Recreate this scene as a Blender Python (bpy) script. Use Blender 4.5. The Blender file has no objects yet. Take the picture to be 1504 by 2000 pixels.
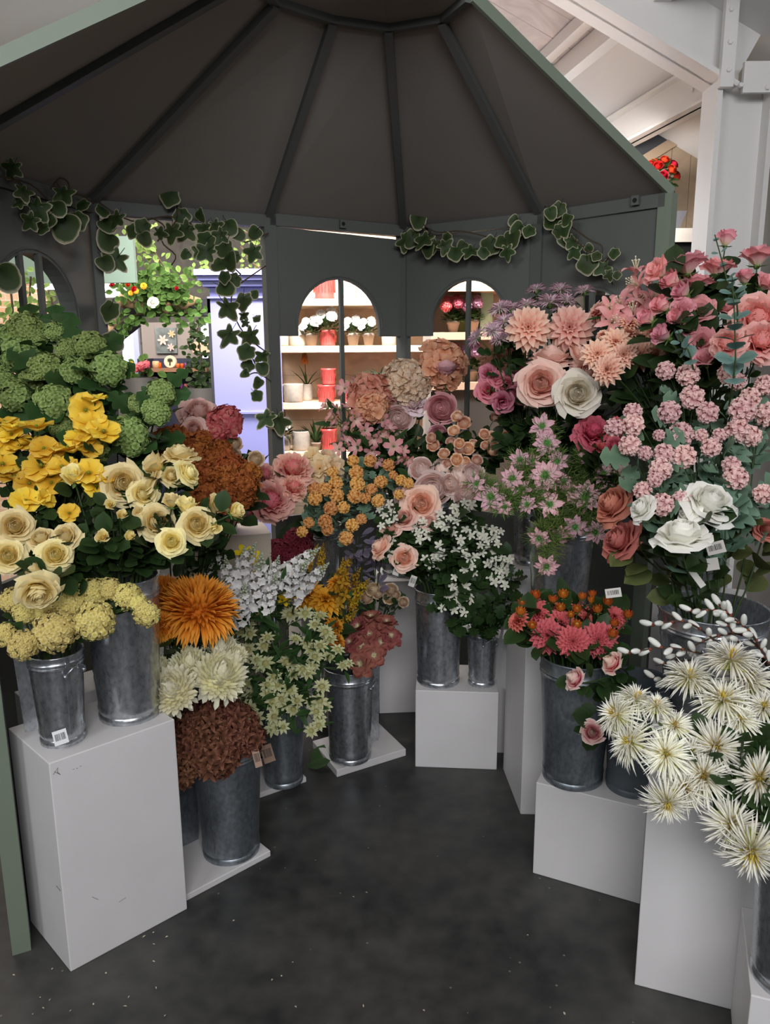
import bpy, math, random
import numpy as np
from mathutils import Vector, Matrix, Quaternion
PI = math.pi
rng = random.Random(11)
scene = bpy.context.scene
COL = scene.collection

# ------------------------------------------------------------------ camera
F = 1500.0
TH = math.atan(315.0/F)
ROLL = 0.0064
CAM = Vector((0, 0, 1.55))
CAMF = Vector((0, math.cos(TH), -math.sin(TH)))
CAMR0 = Vector((1, 0, 0)); CAMU0 = Vector((0, math.sin(TH), math.cos(TH)))
CAMR = CAMR0*math.cos(ROLL) - CAMU0*math.sin(ROLL)
CAMU = CAMU0*math.cos(ROLL) + CAMR0*math.sin(ROLL)
cd = bpy.data.cameras.new('camera'); cam = bpy.data.objects.new('camera', cd); COL.objects.link(cam)
cd.sensor_fit = 'HORIZONTAL'; cd.sensor_width = 36.0; cd.lens = 36.0*F/1504.0
cd.clip_start = 0.05; cd.clip_end = 100
mw = Matrix.Identity(4)
for i in range(3):
    mw[i][0] = CAMR[i]; mw[i][1] = CAMU[i]; mw[i][2] = -CAMF[i]; mw[i][3] = CAM[i]
cam.matrix_world = mw
scene.camera = cam

def ray(px, py):
    return CAMF + CAMR*((px-752)/F) + CAMU*((1000-py)/F)
def at_y(px, py, Y):
    d = ray(px, py); return CAM + d*(Y/d.y)
def at_z(px, py, z):
    d = ray(px, py); return CAM + d*((z-CAM.z)/d.z)
def depth(p):
    return (Vector(p)-CAM).dot(CAMF)
def at_plane(px, py, q, n):
    d = ray(px, py); return CAM + d*((q-CAM).dot(n)/d.dot(n))

# ------------------------------------------------------------------ colours and materials
def s2l(c):
    return tuple(((x/255.0)/12.92 if x/255.0 <= 0.04045 else ((x/255.0+0.055)/1.055)**2.4) for x in c)
MATS = {}
def _new(name):
    m = bpy.data.materials.new(name); m.use_nodes = True
    nt = m.node_tree; b = nt.nodes['Principled BSDF']
    return m, nt, b
def plain(name, rgb, rough=0.6, metal=0.0, spec=0.4, var=0.0, scale=8.0, bump=0.0):
    if name in MATS: return MATS[name]
    m, nt, b = _new(name); L = nt.links
    c = s2l(rgb)
    b.inputs['Base Color'].default_value = (*c, 1)
    b.inputs['Roughness'].default_value = rough; b.inputs['Metallic'].default_value = metal
    b.inputs['Specular IOR Level'].default_value = spec
    if var or bump:
        tc = nt.nodes.new('ShaderNodeTexCoord'); n = nt.nodes.new('ShaderNodeTexNoise')
        n.inputs['Scale'].default_value = scale; n.inputs['Detail'].default_value = 6
        L.new(tc.outputs['Object'], n.inputs['Vector'])
        if var:
            r = nt.nodes.new('ShaderNodeValToRGB')
            r.color_ramp.elements[0].position = 0.3; r.color_ramp.elements[1].position = 0.7
            r.color_ramp.elements[0].color = (*[x*(1-var) for x in c], 1)
            r.color_ramp.elements[1].color = (*[min(1, x*(1+var)) for x in c], 1)
            L.new(n.outputs['Fac'], r.inputs['Fac']); L.new(r.outputs['Color'], b.inputs['Base Color'])
        if bump:
            bp = nt.nodes.new('ShaderNodeBump'); bp.inputs['Strength'].default_value = bump; bp.inputs['Distance'].default_value = 0.003
            L.new(n.outputs['Fac'], bp.inputs['Height']); L.new(bp.outputs['Normal'], b.inputs['Normal'])
    MATS[name] = m; return m
def petal_mat(name, *stops, trans=0.22, rough=0.75, var=0.10, hue=0.012):
    """colour runs along the petal from its base to its tip"""
    if name in MATS: return MATS[name]
    m, nt, b = _new(name); L = nt.links
    a = nt.nodes.new('ShaderNodeAttribute'); a.attribute_name = 't'
    r = nt.nodes.new('ShaderNodeValToRGB'); cr = r.color_ramp
    k = len(stops)
    cr.elements[0].color = (*s2l(stops[0]), 1); cr.elements[0].position = 0.0
    cr.elements[1].color = (*s2l(stops[-1]), 1); cr.elements[1].position = 1.0
    for i in range(1, k-1):
        e = cr.elements.new(i/(k-1)); e.color = (*s2l(stops[i]), 1)
    L.new(a.outputs['Fac'], r.inputs['Fac'])
    oi = nt.nodes.new('ShaderNodeObjectInfo'); hs = nt.nodes.new('ShaderNodeHueSaturation')
    mr = nt.nodes.new('ShaderNodeMapRange'); mr.inputs['To Min'].default_value = 1-var; mr.inputs['To Max'].default_value = 1+var
    mh = nt.nodes.new('ShaderNodeMapRange'); mh.inputs['To Min'].default_value = 0.5-hue; mh.inputs['To Max'].default_value = 0.5+hue
    L.new(oi.outputs['Random'], mr.inputs['Value']); L.new(oi.outputs['Random'], mh.inputs['Value'])
    L.new(mr.outputs['Result'], hs.inputs['Value']); L.new(mh.outputs['Result'], hs.inputs['Hue'])
    L.new(r.outputs['Color'], hs.inputs['Color'])
    L.new(hs.outputs['Color'], b.inputs['Base Color'])
    b.inputs['Roughness'].default_value = rough; b.inputs['Specular IOR Level'].default_value = 0.2
    if trans:
        tr = nt.nodes.new('ShaderNodeBsdfTranslucent'); mx = nt.nodes.new('ShaderNodeMixShader'); mx.inputs[0].default_value = trans
        L.new(hs.outputs['Color'], tr.inputs['Color'])
        L.new(b.outputs[0], mx.inputs[1]); L.new(tr.outputs[0], mx.inputs[2])
        L.new(mx.outputs[0], nt.nodes['Material Output'].inputs['Surface'])
    MATS[name] = m; return m
def emit(name, rgb, strength):
    if name in MATS: return MATS[name]
    m, nt, b = _new(name)
    b.inputs['Base Color'].default_value = (*s2l(rgb), 1)
    b.inputs['Emission Color'].default_value = (*s2l(rgb), 1); b.inputs['Emission Strength'].default_value = strength
    MATS[name] = m; return m
def galvanized(name, dark, light, rough=0.32, metal=0.9):
    m, nt, b = _new(name); L = nt.links
    tc = nt.nodes.new('ShaderNodeTexCoord')
    mp = nt.nodes.new('ShaderNodeMapping'); mp.inputs['Scale'].default_value = (1, 1, 0.6)
    L.new(tc.outputs['Object'], mp.inputs['Vector'])
    v = nt.nodes.new('ShaderNodeTexNoise'); v.inputs['Scale'].default_value = 95; v.inputs['Detail'].default_value = 5
    n = nt.nodes.new('ShaderNodeTexNoise'); n.inputs['Scale'].default_value = 11; n.inputs['Detail'].default_value = 4
    L.new(mp.outputs[0], v.inputs['Vector']); L.new(mp.outputs[0], n.inputs['Vector'])
    ad = nt.nodes.new('ShaderNodeMath'); ad.operation = 'MULTIPLY_ADD'; ad.inputs[1].default_value = 0.55
    L.new(v.outputs['Fac'], ad.inputs[0]); 
    sc = nt.nodes.new('ShaderNodeMath'); sc.operation = 'MULTIPLY'; sc.inputs[1].default_value = 0.45
    L.new(n.outputs['Fac'], sc.inputs[0]); L.new(sc.outputs[0], ad.inputs[2])
    r = nt.nodes.new('ShaderNodeValToRGB'); r.color_ramp.elements[0].position = 0.36; r.color_ramp.elements[1].position = 0.62
    r.color_ramp.elements[0].color = (*s2l(dark), 1); r.color_ramp.elements[1].color = (*s2l(light), 1)
    L.new(ad.outputs[0], r.inputs['Fac']); L.new(r.outputs['Color'], b.inputs['Base Color'])
    b.inputs['Metallic'].default_value = metal
    rr = nt.nodes.new('ShaderNodeMapRange'); rr.inputs['To Min'].default_value = rough-0.04; rr.inputs['To Max'].default_value = rough+0.07
    L.new(v.outputs['Fac'], rr.inputs['Value']); L.new(rr.outputs['Result'], b.inputs['Roughness'])
    bp = nt.nodes.new('ShaderNodeBump'); bp.inputs['Strength'].default_value = 0.05; bp.inputs['Distance'].default_value = 0.002
    L.new(n.outputs['Fac'], bp.inputs['Height']); L.new(bp.outputs['Normal'], b.inputs['Normal'])
    MATS[name] = m; return m

# ------------------------------------------------------------------ mesh kernel
_GF = {}
def gridfaces(nu, nv):
    k = (nu, nv)
    if k not in _GF:
        _GF[k] = [(i*nv+j, i*nv+j+1, (i+1)*nv+j+1, (i+1)*nv+j) for i in range(nu-1) for j in range(nv-1)]
    return _GF[k]
class MB:
    def __init__(s): s.v = []; s.f = []; s.t = []; s.m = []; s.n = 0
    def add(s, V, faces, T=0.0, mi=0):
        V = np.asarray(V, dtype=float).reshape(-1, 3); n = s.n
        s.v.append(V)
        s.t.append(np.full(len(V), T, dtype=float) if np.isscalar(T) else np.asarray(T, dtype=float).ravel())
        s.f.extend([tuple(i+n for i in f) for f in faces]); s.m.extend([mi]*len(faces)); s.n += len(V)
    def merge(s, o, R=None, off=(0, 0, 0), sc=1.0):
        V = np.concatenate(o.v)*sc
        if R is not None: V = V @ np.asarray(R, dtype=float).T
        n = s.n
        s.v.append(V+np.asarray(off, dtype=float)); s.t.append(np.concatenate(o.t))
        s.f.extend([tuple(i+n for i in f) for f in o.f]); s.m.extend(o.m); s.n += len(V)
    def mesh(s, name, mats, smooth=True):
        me = bpy.data.meshes.new(name)
        V = np.concatenate(s.v) if s.v else np.zeros((0, 3))
        me.from_pydata(V.tolist(), [], s.f)
        at = me.attributes.new('t', 'FLOAT', 'POINT'); at.data.foreach_set('value', np.concatenate(s.t).astype(np.float32))
        for m in (mats if isinstance(mats, (list, tuple)) else [mats]): me.materials.append(m)
        me.polygons.foreach_set('material_index', np.array(s.m, dtype=np.int32))
        me.polygons.foreach_set('use_smooth', np.full(len(s.f), smooth, dtype=bool))
        me.update()
        return me
def link(name, data, parent=None, loc=(0, 0, 0)):
    o = bpy.data.objects.new(name, data); COL.objects.link(o); o.location = loc
    if parent is not None: o.parent = parent
    return o
def obj(name, mb, mats, parent=None, loc=(0, 0, 0), smooth=False):
    return link(name, mb.mesh(name, mats, smooth), parent, loc)
def tag(o, label, cat, group=None, kind=None):
    if label: o['label'] = label
    if cat: o['category'] = cat
    if group: o['group'] = group
    if kind: o['kind'] = kind
    return o
def empty(name, loc, label, cat, group=None, rz=0):
    o = bpy.data.objects.new(name, None); COL.objects.link(o); o.location = loc; o.rotation_euler = (0, 0, rz)
    o.empty_display_size = 0.02
    return tag(o, label, cat, group)
def struct(name, mb, mats, smooth=False):
    o = obj(name, mb, mats, smooth=smooth); o['kind'] = 'structure'; return o

BOXF = [(0, 3, 2, 1), (4, 5, 6, 7), (0, 1, 5, 4), (1, 2, 6, 5), (2, 3, 7, 6), (3, 0, 4, 7)]
def obox(m, p, a, b, c, mi=0, T=0.0):
    p, a, b, c = (np.asarray(x, dtype=float) for x in (p, a, b, c))
    m.add([p, p+a, p+a+b, p+b, p+c, p+a+c, p+a+b+c, p+b+c], BOXF, T, mi)
def box(m, x0, x1, y0, y1, z0, z1, mi=0):
    obox(m, (x0, y0, z0), (x1-x0, 0, 0), (0, y1-y0, 0), (0, 0, z1-z0), mi)
def beam(m, a, b, w, h, up=(0, 0, 1), mi=0):
    a, b = Vector(a), Vector(b); d = (b-a); n = d.normalized(); s = n.cross(Vector(up)).normalized(); u = s.cross(n)
    obox(m, a - s*w/2 - u*h/2, d, s*w, u*h, mi)
def tube(m, pts, rad, sides=6, T=None, mi=0, caps=True):
    pts = [Vector(p) for p in pts]; n = len(pts); V = []; TT = []
    rr = rad if hasattr(rad, '__len__') else [rad]*n
    ref = Vector((0.31, 0.17, 0.93))
    for i, p in enumerate(pts):
        d = (pts[min(i+1, n-1)]-pts[max(i-1, 0)]).normalized()
        s = d.cross(ref)
        if s.length < 1e-3: s = d.cross(Vector((1, 0, 0)))
        s.normalize(); u = s.cross(d)
        for k in range(sides):
            a = 2*PI*k/sides; V.append(p + (s*math.cos(a)+u*math.sin(a))*rr[i]); TT.append(i/(n-1) if T is None else T)
    fs = [(i*sides+k, i*sides+(k+1) % sides, (i+1)*sides+(k+1) % sides, (i+1)*sides+k) for i in range(n-1) for k in range(sides)]
    if caps: fs += [tuple(range(sides))[::-1], tuple((n-1)*sides+k for k in range(sides))]
    m.add([tuple(v) for v in V], fs, TT, mi)
def lathe(m, prof, seg=32, mi=0, T=0.0, closed=False, squash=1.0):
    V = []; n = len(prof)
    for (r, z) in prof:
        for k in range(seg):
            a = 2*PI*k/seg; V.append((r*math.cos(a), r*math.sin(a)*squash, z))
    fs = [(i*seg+k, i*seg+(k+1) % seg, (i+1)*seg+(k+1) % seg, (i+1)*seg+k) for i in range(n-1) for k in range(seg)]
    m.add(V, fs, T, mi)
def ball(m, c, r, nu=8, nv=6, T=0.0, mi=0, sz=1.0):
    V = []
    for i in range(nv+1):
        th = PI*i/nv
        for k in range(nu):
            a = 2*PI*k/nu; V.append((c[0]+r*math.sin(th)*math.cos(a), c[1]+r*math.sin(th)*math.sin(a), c[2]+r*sz*math.cos(th)))
    m.add(V, [(i*nu+k, i*nu+(k+1) % nu, (i+1)*nu+(k+1) % nu, (i+1)*nu+k) for i in range(nv) for k in range(nu)], T, mi)
def basis(d, tw=0.0):
    d = Vector(d).normalized()
    q = Vector((0, 0, 1)).rotation_difference(d) @ Quaternion((0, 0, 1), tw)
    return q
def rmat(d, tw=0.0):
    return np.array(basis(d, tw).to_matrix())
def fib(n, zmin=-1.0, jit=0.0, rg=rng):
    out = []
    for i in range(n):
        z = 1-(1-zmin)*(i+0.5)/n; r = math.sqrt(max(0, 1-z*z)); a = i*2.399963+jit*rg.uniform(-1, 1)
        out.append((r*math.cos(a), r*math.sin(a), z))
    return out

# ------------------------------------------------------------------ petals
def petal(m, L, W, e0, e1, az, r0=0.0, z0=0.0, nu=5, nv=3, um=0.6, tip=0.5, base=0.25, cup=0.2, ruf=0.0, ph=0.0, mi=0, T0=0.0, T1=1.0, fr=3.0):
    u = np.linspace(0, 1, nu); e = e0+(e1-e0)*u; em = (e[1:]+e[:-1])/2; du = L/(nu-1)
    r = r0+np.concatenate([[0], np.cumsum(np.cos(em))*du]); z = z0+np.concatenate([[0], np.cumsum(np.sin(em))*du])
    w = np.where(u < um, base+(1-base)*np.sin(PI/2*np.minimum(u/um, 1)), np.clip(1-((u-um)/(1-um))**2, 0, 1)**tip)
    w = np.maximum(w, 0.03)
    v = np.linspace(-1, 1, nv)
    U, Vv = np.meshgrid(u, v, indexing='ij'); Wd = w[:, None]*W
    lat = Vv*Wd/2; nr = cup*Wd*Vv**2 + ruf*U**2*np.sin(fr*Vv+ph)
    pr = r[:, None]-np.sin(e)[:, None]*nr; pz = z[:, None]+np.cos(e)[:, None]*nr
    ca, sa = math.cos(az), math.sin(az)
    P = np.stack([pr*ca-lat*sa, pr*sa+lat*ca, pz], -1)
    m.add(P, gridfaces(nu, nv), T0+(T1-T0)*U, mi)
def wrap(m, az, half, rt, h, z0=-0.2, rb=0.03, flare=0.0, edge=0.25, spiral=0.12, ruf=0.0, nu=6, nv=7, p=0.55, curl=0.0, mi=0, fr=4.0, ph=0.0, close=0.0):
    u = np.linspace(0, 1, nu); v = np.linspace(-1, 1, nv); U, V = np.meshgrid(u, v, indexing='ij')
    r = (rb+(rt-rb)*U**p)*(1+spiral*V)*(1-close*U**2.5)+flare*U**4 + ruf*U**3*np.cos(fr*V+ph)
    z = z0+h*U*(1-edge*np.abs(V)**2.5)-curl*U**6+ruf*U**3*np.sin(fr*1.3*V+ph)
    a = az+half*V*(0.6+0.4*np.sqrt(U))
    m.add(np.stack([r*np.cos(a), r*np.sin(a), z], -1), gridfaces(nu, nv), U, mi)
def leafshape(m, L, W, lobes=0, fold=0.15, droop=0.3, R=None, off=(0, 0, 0), nu=6, um=0.4, tip=0.8, mi=0):
    nv = 3 if not lobes else 5
    u = np.linspace(0, 1, nu if not lobes else 13); v = np.linspace(-1, 1, nv)
    w = np.where(u < um, 0.12+0.88*np.sin(PI/2*np.minimum(u/um, 1)), np.clip(1-((u-um)/(1-um))**2, 0, 1)**tip)
    if lobes: w = w*(0.5+0.6*np.abs(np.sin(u*PI*lobes)))
    U, V = np.meshgrid(u, v, indexing='ij')
    x = V*w[:, None]*W/2; y = U*L*(1-0.1*droop); z = -np.abs(V)*-fold*w[:, None]*W - droop*L*U**2*0.5
    P = np.stack([x, y, z], -1).reshape(-1, 3)
    if R is not None: P = P @ np.asarray(R).T
    m.add(P+np.asarray(off), gridfaces(len(u), nv), np.abs(V)*0.6+0.4*U, mi)
def leaf_rot(axis, normal):
    y = Vector(axis).normalized(); x = y.cross(Vector(normal))
    if x.length < 1e-3: x = y.orthogonal()
    x.normalize(); z = x.cross(y)
    return np.array([[x[i], y[i], z[i]] for i in range(3)])
# ------------------------------------------------------------------ flower kinds (unit diameter, facing +z)
LEAFDARK = petal_mat('leaf dark green', (38, 56, 28), (52, 74, 38), trans=0.12, rough=0.45)
LEAFMID = petal_mat('leaf green', (46, 74, 36), (64, 94, 50), trans=0.15, rough=0.55)
LEAFGREY = petal_mat('leaf grey green', (92, 122, 98), (122, 150, 126), trans=0.12, rough=0.7)
LEAFOLIVE = petal_mat('leaf olive', (70, 82, 44), (104, 112, 66), trans=0.15, rough=0.6)
LEAFEUC = petal_mat('eucalyptus leaf', (92, 128, 120), (132, 160, 150), trans=0.1, rough=0.7)
LEAFLAV = petal_mat('dusty mauve leaf', (112, 104, 124), (140, 132, 150), trans=0.1)
LEAFFEATHER = petal_mat('feathery green', (84, 106, 48), (112, 138, 70), trans=0.1)
STEMG = plain('stem green', (58, 78, 40), 0.6)
STEMD = plain('stem dark', (40, 46, 30), 0.7)
STEMW = plain('twig brown', (62, 48, 40), 0.75)
CALYX = petal_mat('calyx green', (92, 120, 62), (120, 148, 84), trans=0.1)
CALYXL = petal_mat('calyx lime', (176, 190, 96), (206, 214, 132), trans=0.2)
YEL = petal_mat('stamen yellow', (196, 150, 40), (226, 186, 70), trans=0.0)
CREAMST = petal_mat('stamen cream', (190, 180, 130), (236, 228, 196), trans=0.0)
GREENC = petal_mat('green seed head', (70, 120, 54), (120, 170, 92), trans=0.0)

def calyx_mb(r=0.16, z=-0.24, n=5, L=0.3):
    m = MB(); ball(m, (0, 0, z), r*0.62, 8, 5, 0.2, sz=0.9)
    for k in range(n): petal(m, L, 0.14, -0.3, 0.6, 2*PI*k/n, r0=0.05, z0=z, nu=4, nv=3, um=0.3, tip=1.0, T0=0.2)
    return m
def plug(m, r, z, sz=1.0): ball(m, (0, 0, z), r, 12, 9, .5, sz=sz)
def rose_mb(rg, layers=5, cone=0.0):
    m = MB(); o = rg.uniform(0, 6); plug(m, .2, .0, .95)
    # n, half angle, radius, height, flare, curl, close
    spec = [(2, 2.2, .05, .48, 0, 0, .4), (2, 2.0, .085, .49, 0, 0, .42), (3, 1.5, .12, .49, 0, 0, .4), (3, 1.45, .155, .485, 0, 0, .36), (3, 1.4, .19, .475, 0, 0, .3), (4, 1.15, .23, .455, 0, 0, .22), (4, 1.1, .275, .425, .01, .0, .12), (5, .95, .325, .385, .04, .03, 0), (5, .9, .37, .325, .1, .09, 0), (5, .86, .38, .26, .17, .15, 0)][:layers+5]
    for i, (n, half, rt, h, fl, cu, cl) in enumerate(spec):
        for k in range(n):
            wrap(m, o+2*PI*k/n+i*.9+rg.uniform(-.2, .2), half, rt*rg.uniform(.96, 1.04), h*rg.uniform(.97, 1.03)*(1+cone*(5-i)*.06), flare=fl, curl=cu, close=cl, spiral=.14, ruf=.004*i, ph=rg.uniform(0, 6), edge=.12 if i < 6 else .2, p=.42)
    return m
def bud_mb(rg):
    m = MB(); o = rg.uniform(0, 6)
    for i, (n, half, rt, h) in enumerate([(2, 2.0, 0.09, 0.62), (3, 1.3, 0.18, 0.66), (4, 1.05, 0.27, 0.64), (3, 1.0, 0.33, 0.54)]):
        for k in range(n):
            wrap(m, o+2*PI*k/n+i*.6, half, rt, h*rg.uniform(.93, 1.05), z0=-0.34, flare=0.02*i, curl=0.02*i, spiral=0.2, ruf=0.012*i, ph=rg.uniform(0, 6), edge=0.3)
    return m
def peony_mb(rg, full=1.0):
    m = MB(); o = rg.uniform(0, 6); plug(m, .2, .04, .95)
    for i, (n, half, rt, h, fl, cu, cl) in enumerate([(6, .8, .12, .5, .0, 0, .2), (8, .6, .2, .5, .0, 0, .1), (9, .55, .27, .48, .02, .0, 0), (9, .5, .33, .44, .05, .03, 0), (9, .5, .37, .38, .09, .07, 0), (8, .55, .38, .3, .13, .12, 0), (7, .6, .38, .2, .15, .16, 0)]):
        for k in range(n):
            wrap(m, o+2*PI*k/n+i*.5+rg.uniform(-.3, .3), half, rt*rg.uniform(.85, 1.12), h*rg.uniform(.86, 1.06), z0=-.24, flare=fl, curl=cu, close=cl, spiral=.14, ruf=.03, ph=rg.uniform(0, 6), fr=rg.uniform(4, 8), edge=.3, p=.5)
    return m
def cabbage_mb(rg):
    m = MB(); o = rg.uniform(0, 6); plug(m, .32, -.07, .85)
    for i, (n, half, rt, h, cl) in enumerate([(2, 2.2, .05, .46, .4), (2, 2.0, .09, .48, .42), (3, 1.5, .13, .49, .42), (4, 1.2, .17, .49, .38), (4, 1.2, .215, .485, .33), (5, 1.0, .265, .475, .3), (5, 1.0, .32, .455, .26), (6, .9, .375, .42, .2), (6, .85, .425, .37, .12), (6, .85, .465, .3, .02)]):
        for k in range(n):
            wrap(m, o+2*PI*k/n+i*.5+rg.uniform(-.2, .2), half, rt*rg.uniform(.96, 1.04), h*rg.uniform(.96, 1.03), z0=-.22, flare=.02 if i > 8 else 0, curl=.02 if i > 8 else 0, close=cl, spiral=.12, ruf=.008, ph=rg.uniform(0, 6), edge=.12, p=.36)
    return m
def dahlia_mb(rg, layers=((14, .5, .16, .05), (14, .45, .16, .3), (12, .38, .15, .55), (10, .30, .13, .8), (8, .2, .1, 1.1), (6, .13, .07, 1.3)), cup=.35, tip=.7):
    m = MB()
    for i, (n, L, W, e) in enumerate(layers):
        o = rg.uniform(0, 6)
        for k in range(n):
            petal(m, L*rg.uniform(.93, 1.04), W, e+.35+rg.uniform(-.08, .08), e-.3, o+2*PI*k/n, r0=.02, z0=-.14+.035*i, nu=5, nv=3, um=.62, tip=tip, base=.3, cup=cup)
    return m
def dahlia_droop_mb(rg):
    return dahlia_mb(rg, ((13, .52, .17, -.25), (13, .5, .17, .0), (12, .45, .16, .3), (10, .36, .14, .6), (8, .25, .11, .95), (6, .15, .07, 1.25)), cup=.3)
def chrys_ball_mb(rg, n=420, W=.05, zmin=-.35, e_c=.25):
    """dome of narrow petals"""
    m = MB(); ball(m, (0, 0, 0), .26, 10, 8, .1, sz=.8)
    for (x, y, z) in fib(n, zmin):
        az = math.atan2(y, x); el = math.asin(z); L = .28*rg.uniform(.8, 1.12)*(1-.25*max(0, z))
        petal(m, L, W*rg.uniform(.8, 1.15), el+rg.uniform(-.25, .2), el+e_c*(1 if z > .1 else -1.6)+rg.uniform(-.45, .25), az+rg.uniform(-.12, .12), r0=.24*math.cos(el), z0=.2*math.sin(el), nu=4, nv=3, um=.7, tip=.5, base=.6, cup=.5, T0=.1)
    return m
def incurved_mb(rg):
    """fluffy mum: curled-in upper petals and a few hanging ones"""
    m = MB(); ball(m, (0, 0, .02), .3, 10, 8, .4, sz=.85)
    for (x, y, z) in fib(190, -.3):
        az = math.atan2(y, x); el = math.asin(z)
        petal(m, .31*rg.uniform(.8, 1.15), .1*rg.uniform(.85, 1.15), el-.05, el+1.0, az+rg.uniform(-.12, .12), r0=.25*math.cos(el), z0=.22*math.sin(el)-.02, nu=5, nv=3, um=.6, tip=.6, base=.6, cup=.35, T0=.35)
    for k in range(20):
        petal(m, .44*rg.uniform(.7, 1.1), .1, -.1, -1.25, 2*PI*k/20+rg.uniform(-.2, .2), r0=.14, z0=-.14, nu=5, nv=3, um=.75, tip=.5, base=.5, cup=.35, T0=.3)
    return m
def spider_mb(rg, n=95, W=.022, e0=-.1, e1=1.1, L=.5, drp=.25):
    m = MB()
    for i in range(n):
        q = (i+.5)/n; e = e0+(e1-e0)*q**1.2
        petal(m, L*rg.uniform(.78, 1.1)*(1-.35*q), W*rg.uniform(.8, 1.2), e+.2+rg.uniform(-.15, .15), e-drp+rg.uniform(-.5, .3), i*2.39996+rg.uniform(-.2, .2), r0=.02, z0=-.1, nu=5, nv=3, um=.8, tip=.4, base=.7, cup=.9)
    return m
def spider_eye_mb(rg, n=34):
    m = MB()
    for i in range(n):
        q = (i+.5)/n
        petal(m, .2*rg.uniform(.7, 1.1), .02, .5+.9*q, .9+1.2*q, i*2.39996, r0=.03+.03*(1-q), z0=-.05, nu=4, nv=3, um=.8, tip=.4, base=.7, cup=.8)
    return m
def poppy_mb(rg):
    m = MB(); o = rg.uniform(0, 6)
    for (n, W, e, e2) in ((3, .52, .5, .1), (3, .55, .3, -.1)):
        for k in range(n):
            petal(m, .52*rg.uniform(.94, 1.06), W*1.1, e, e2+rg.uniform(-.15, .15), o+2*PI*k/n+(PI/3 if n == 3 and e < .4 else 0), r0=.02, z0=-.16, nu=7, nv=7, um=.72, tip=.4, base=.2, cup=.16, ruf=.045, fr=rg.uniform(5, 8), ph=rg.uniform(0, 6))
    return m
def poppy_eye_mb(rg):
    m = MB(); ball(m, (0, 0, -.07), .055, 8, 6, .1, sz=1.1)
    for k in range(26):
        a = k*2.4; r = .1*rg.uniform(.7, 1.15)
        petal(m, .13, .018, 1.0, .5, a, r0=.03, z0=-.13, nu=3, nv=2, T0=.6, T1=1, base=.6, um=.7, tip=.4)
    return m
def floret(n, L, W, rg, tip=.5, e0=.25, e1=-.1, ruf=0.0, nu=4, um=.55, cup=.1):
    m = MB(); o = rg.uniform(0, 6)
    for k in range(n): petal(m, L, W, e0, e1, o+2*PI*k/n, r0=.02*L, z0=0, nu=nu, nv=3, um=um, tip=tip, base=.35, cup=cup, ruf=ruf, ph=rg.uniform(0, 6))
    return m
def cluster_mb(rg, nf=55, n=4, L=.11, W=.12, zmin=-.3, r=.42, sz=.85, tip=.4, e0=.3, e1=-.1, ruf=.012, nu=4, eye=0, jit=.05, cup=.1):
    """hydrangea-like head of many florets on a dome"""
    m = MB(); vs = [floret(n, L, W, rg, tip, e0, e1, ruf, nu, cup=cup) for _ in range(4)]
    for i, (x, y, z) in enumerate(fib(nf, zmin)):
        d = Vector((x+rg.uniform(-.5, .5), y+rg.uniform(-.5, .5), z+.15+rg.uniform(-.35, .4)))
        rr = r*(1+rg.uniform(-jit, jit)*2)
        m.merge(vs[i % 4], rmat(d, rg.uniform(0, 6)), (x*rr, y*rr, z*rr*sz), rg.uniform(.85, 1.15))
    ball(m, (0, 0, -.02), r*.74, 8, 6, 0.0, sz=sz)
    return m
def pompom_mb(rg, n=85):
    m = MB()
    for (x, y, z) in fib(n, -.75):
        d = Vector((x, y, z)); f = MB()
        petal(f, .21, .2, .3, -.1, 0, r0=-.03, z0=0, nu=4, nv=3, um=.6, tip=.35, base=.4, cup=.45, ruf=.01)
        R = rmat(d, 0); a = rmat((0, 0, 1), rg.uniform(0, 6))
        tilt = rmat(d + Vector((0, 0, .35)), rg.uniform(0, 6))
        m.merge(f, tilt, (x*.36, y*.36, z*.36))
    ball(m, (0, 0, 0), .34, 8, 6, 0.0)
    return m
def stars_mb(rg, nf=60, L=.13, W=.05, r=.38, zmin=-.4):
    m = MB(); vs = [floret(5, L, W, rg, 1.0, .6, -.1, 0, 4, .35) for _ in range(3)]
    for i, (x, y, z) in enumerate(fib(nf, zmin)):
        q = r*rg.uniform(.88, 1.12)
        m.merge(vs[i % 3], rmat((x+rg.uniform(-.45, .45), y+rg.uniform(-.45, .45), z+.2+rg.uniform(-.3, .3)), rg.uniform(0, 6)), (x*q, y*q, z*q*.8), rg.uniform(.8, 1.25))
    ball(m, (0, 0, -.05), r*.66, 8, 6, 0.0, sz=.8)
    return m
def astrantia_mb(rg):
    m = MB()
    for (n, L, W, e) in ((8, .5, .2, .15), (7, .45, .18, .4)):
        o = rg.uniform(0, 6)
        for k in range(n): petal(m, L, W, e+.1, e-.15, o+2*PI*k/n, r0=.03, z0=-.1, nu=4, nv=3, um=.5, tip=1.1, base=.4, cup=.25)
    return m
def astrantia_eye_mb(rg):
    m = MB()
    for (x, y, z) in fib(24, .1):
        petal(m, .2, .04, math.asin(z), math.asin(z)+.2, math.atan2(y, x), r0=.0, z0=-.08, nu=3, nv=2, um=.8, tip=.4, base=.6)
    ball(m, (0, 0, -.04), .17, 8, 5, .5)
    return m
def lily_mb(rg):
    m = MB(); o = rg.uniform(0, 6)
    for k in range(6):
        petal(m, .72*(1 if k % 2 else .95), .24 if k % 2 else .19, 1.15, -.7+rg.uniform(-.2, .2), o+PI*k/3, r0=.02, z0=-.32, nu=7, nv=5, um=.55, tip=.8, base=.25, cup=.22, ruf=.01)
    return m
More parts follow.
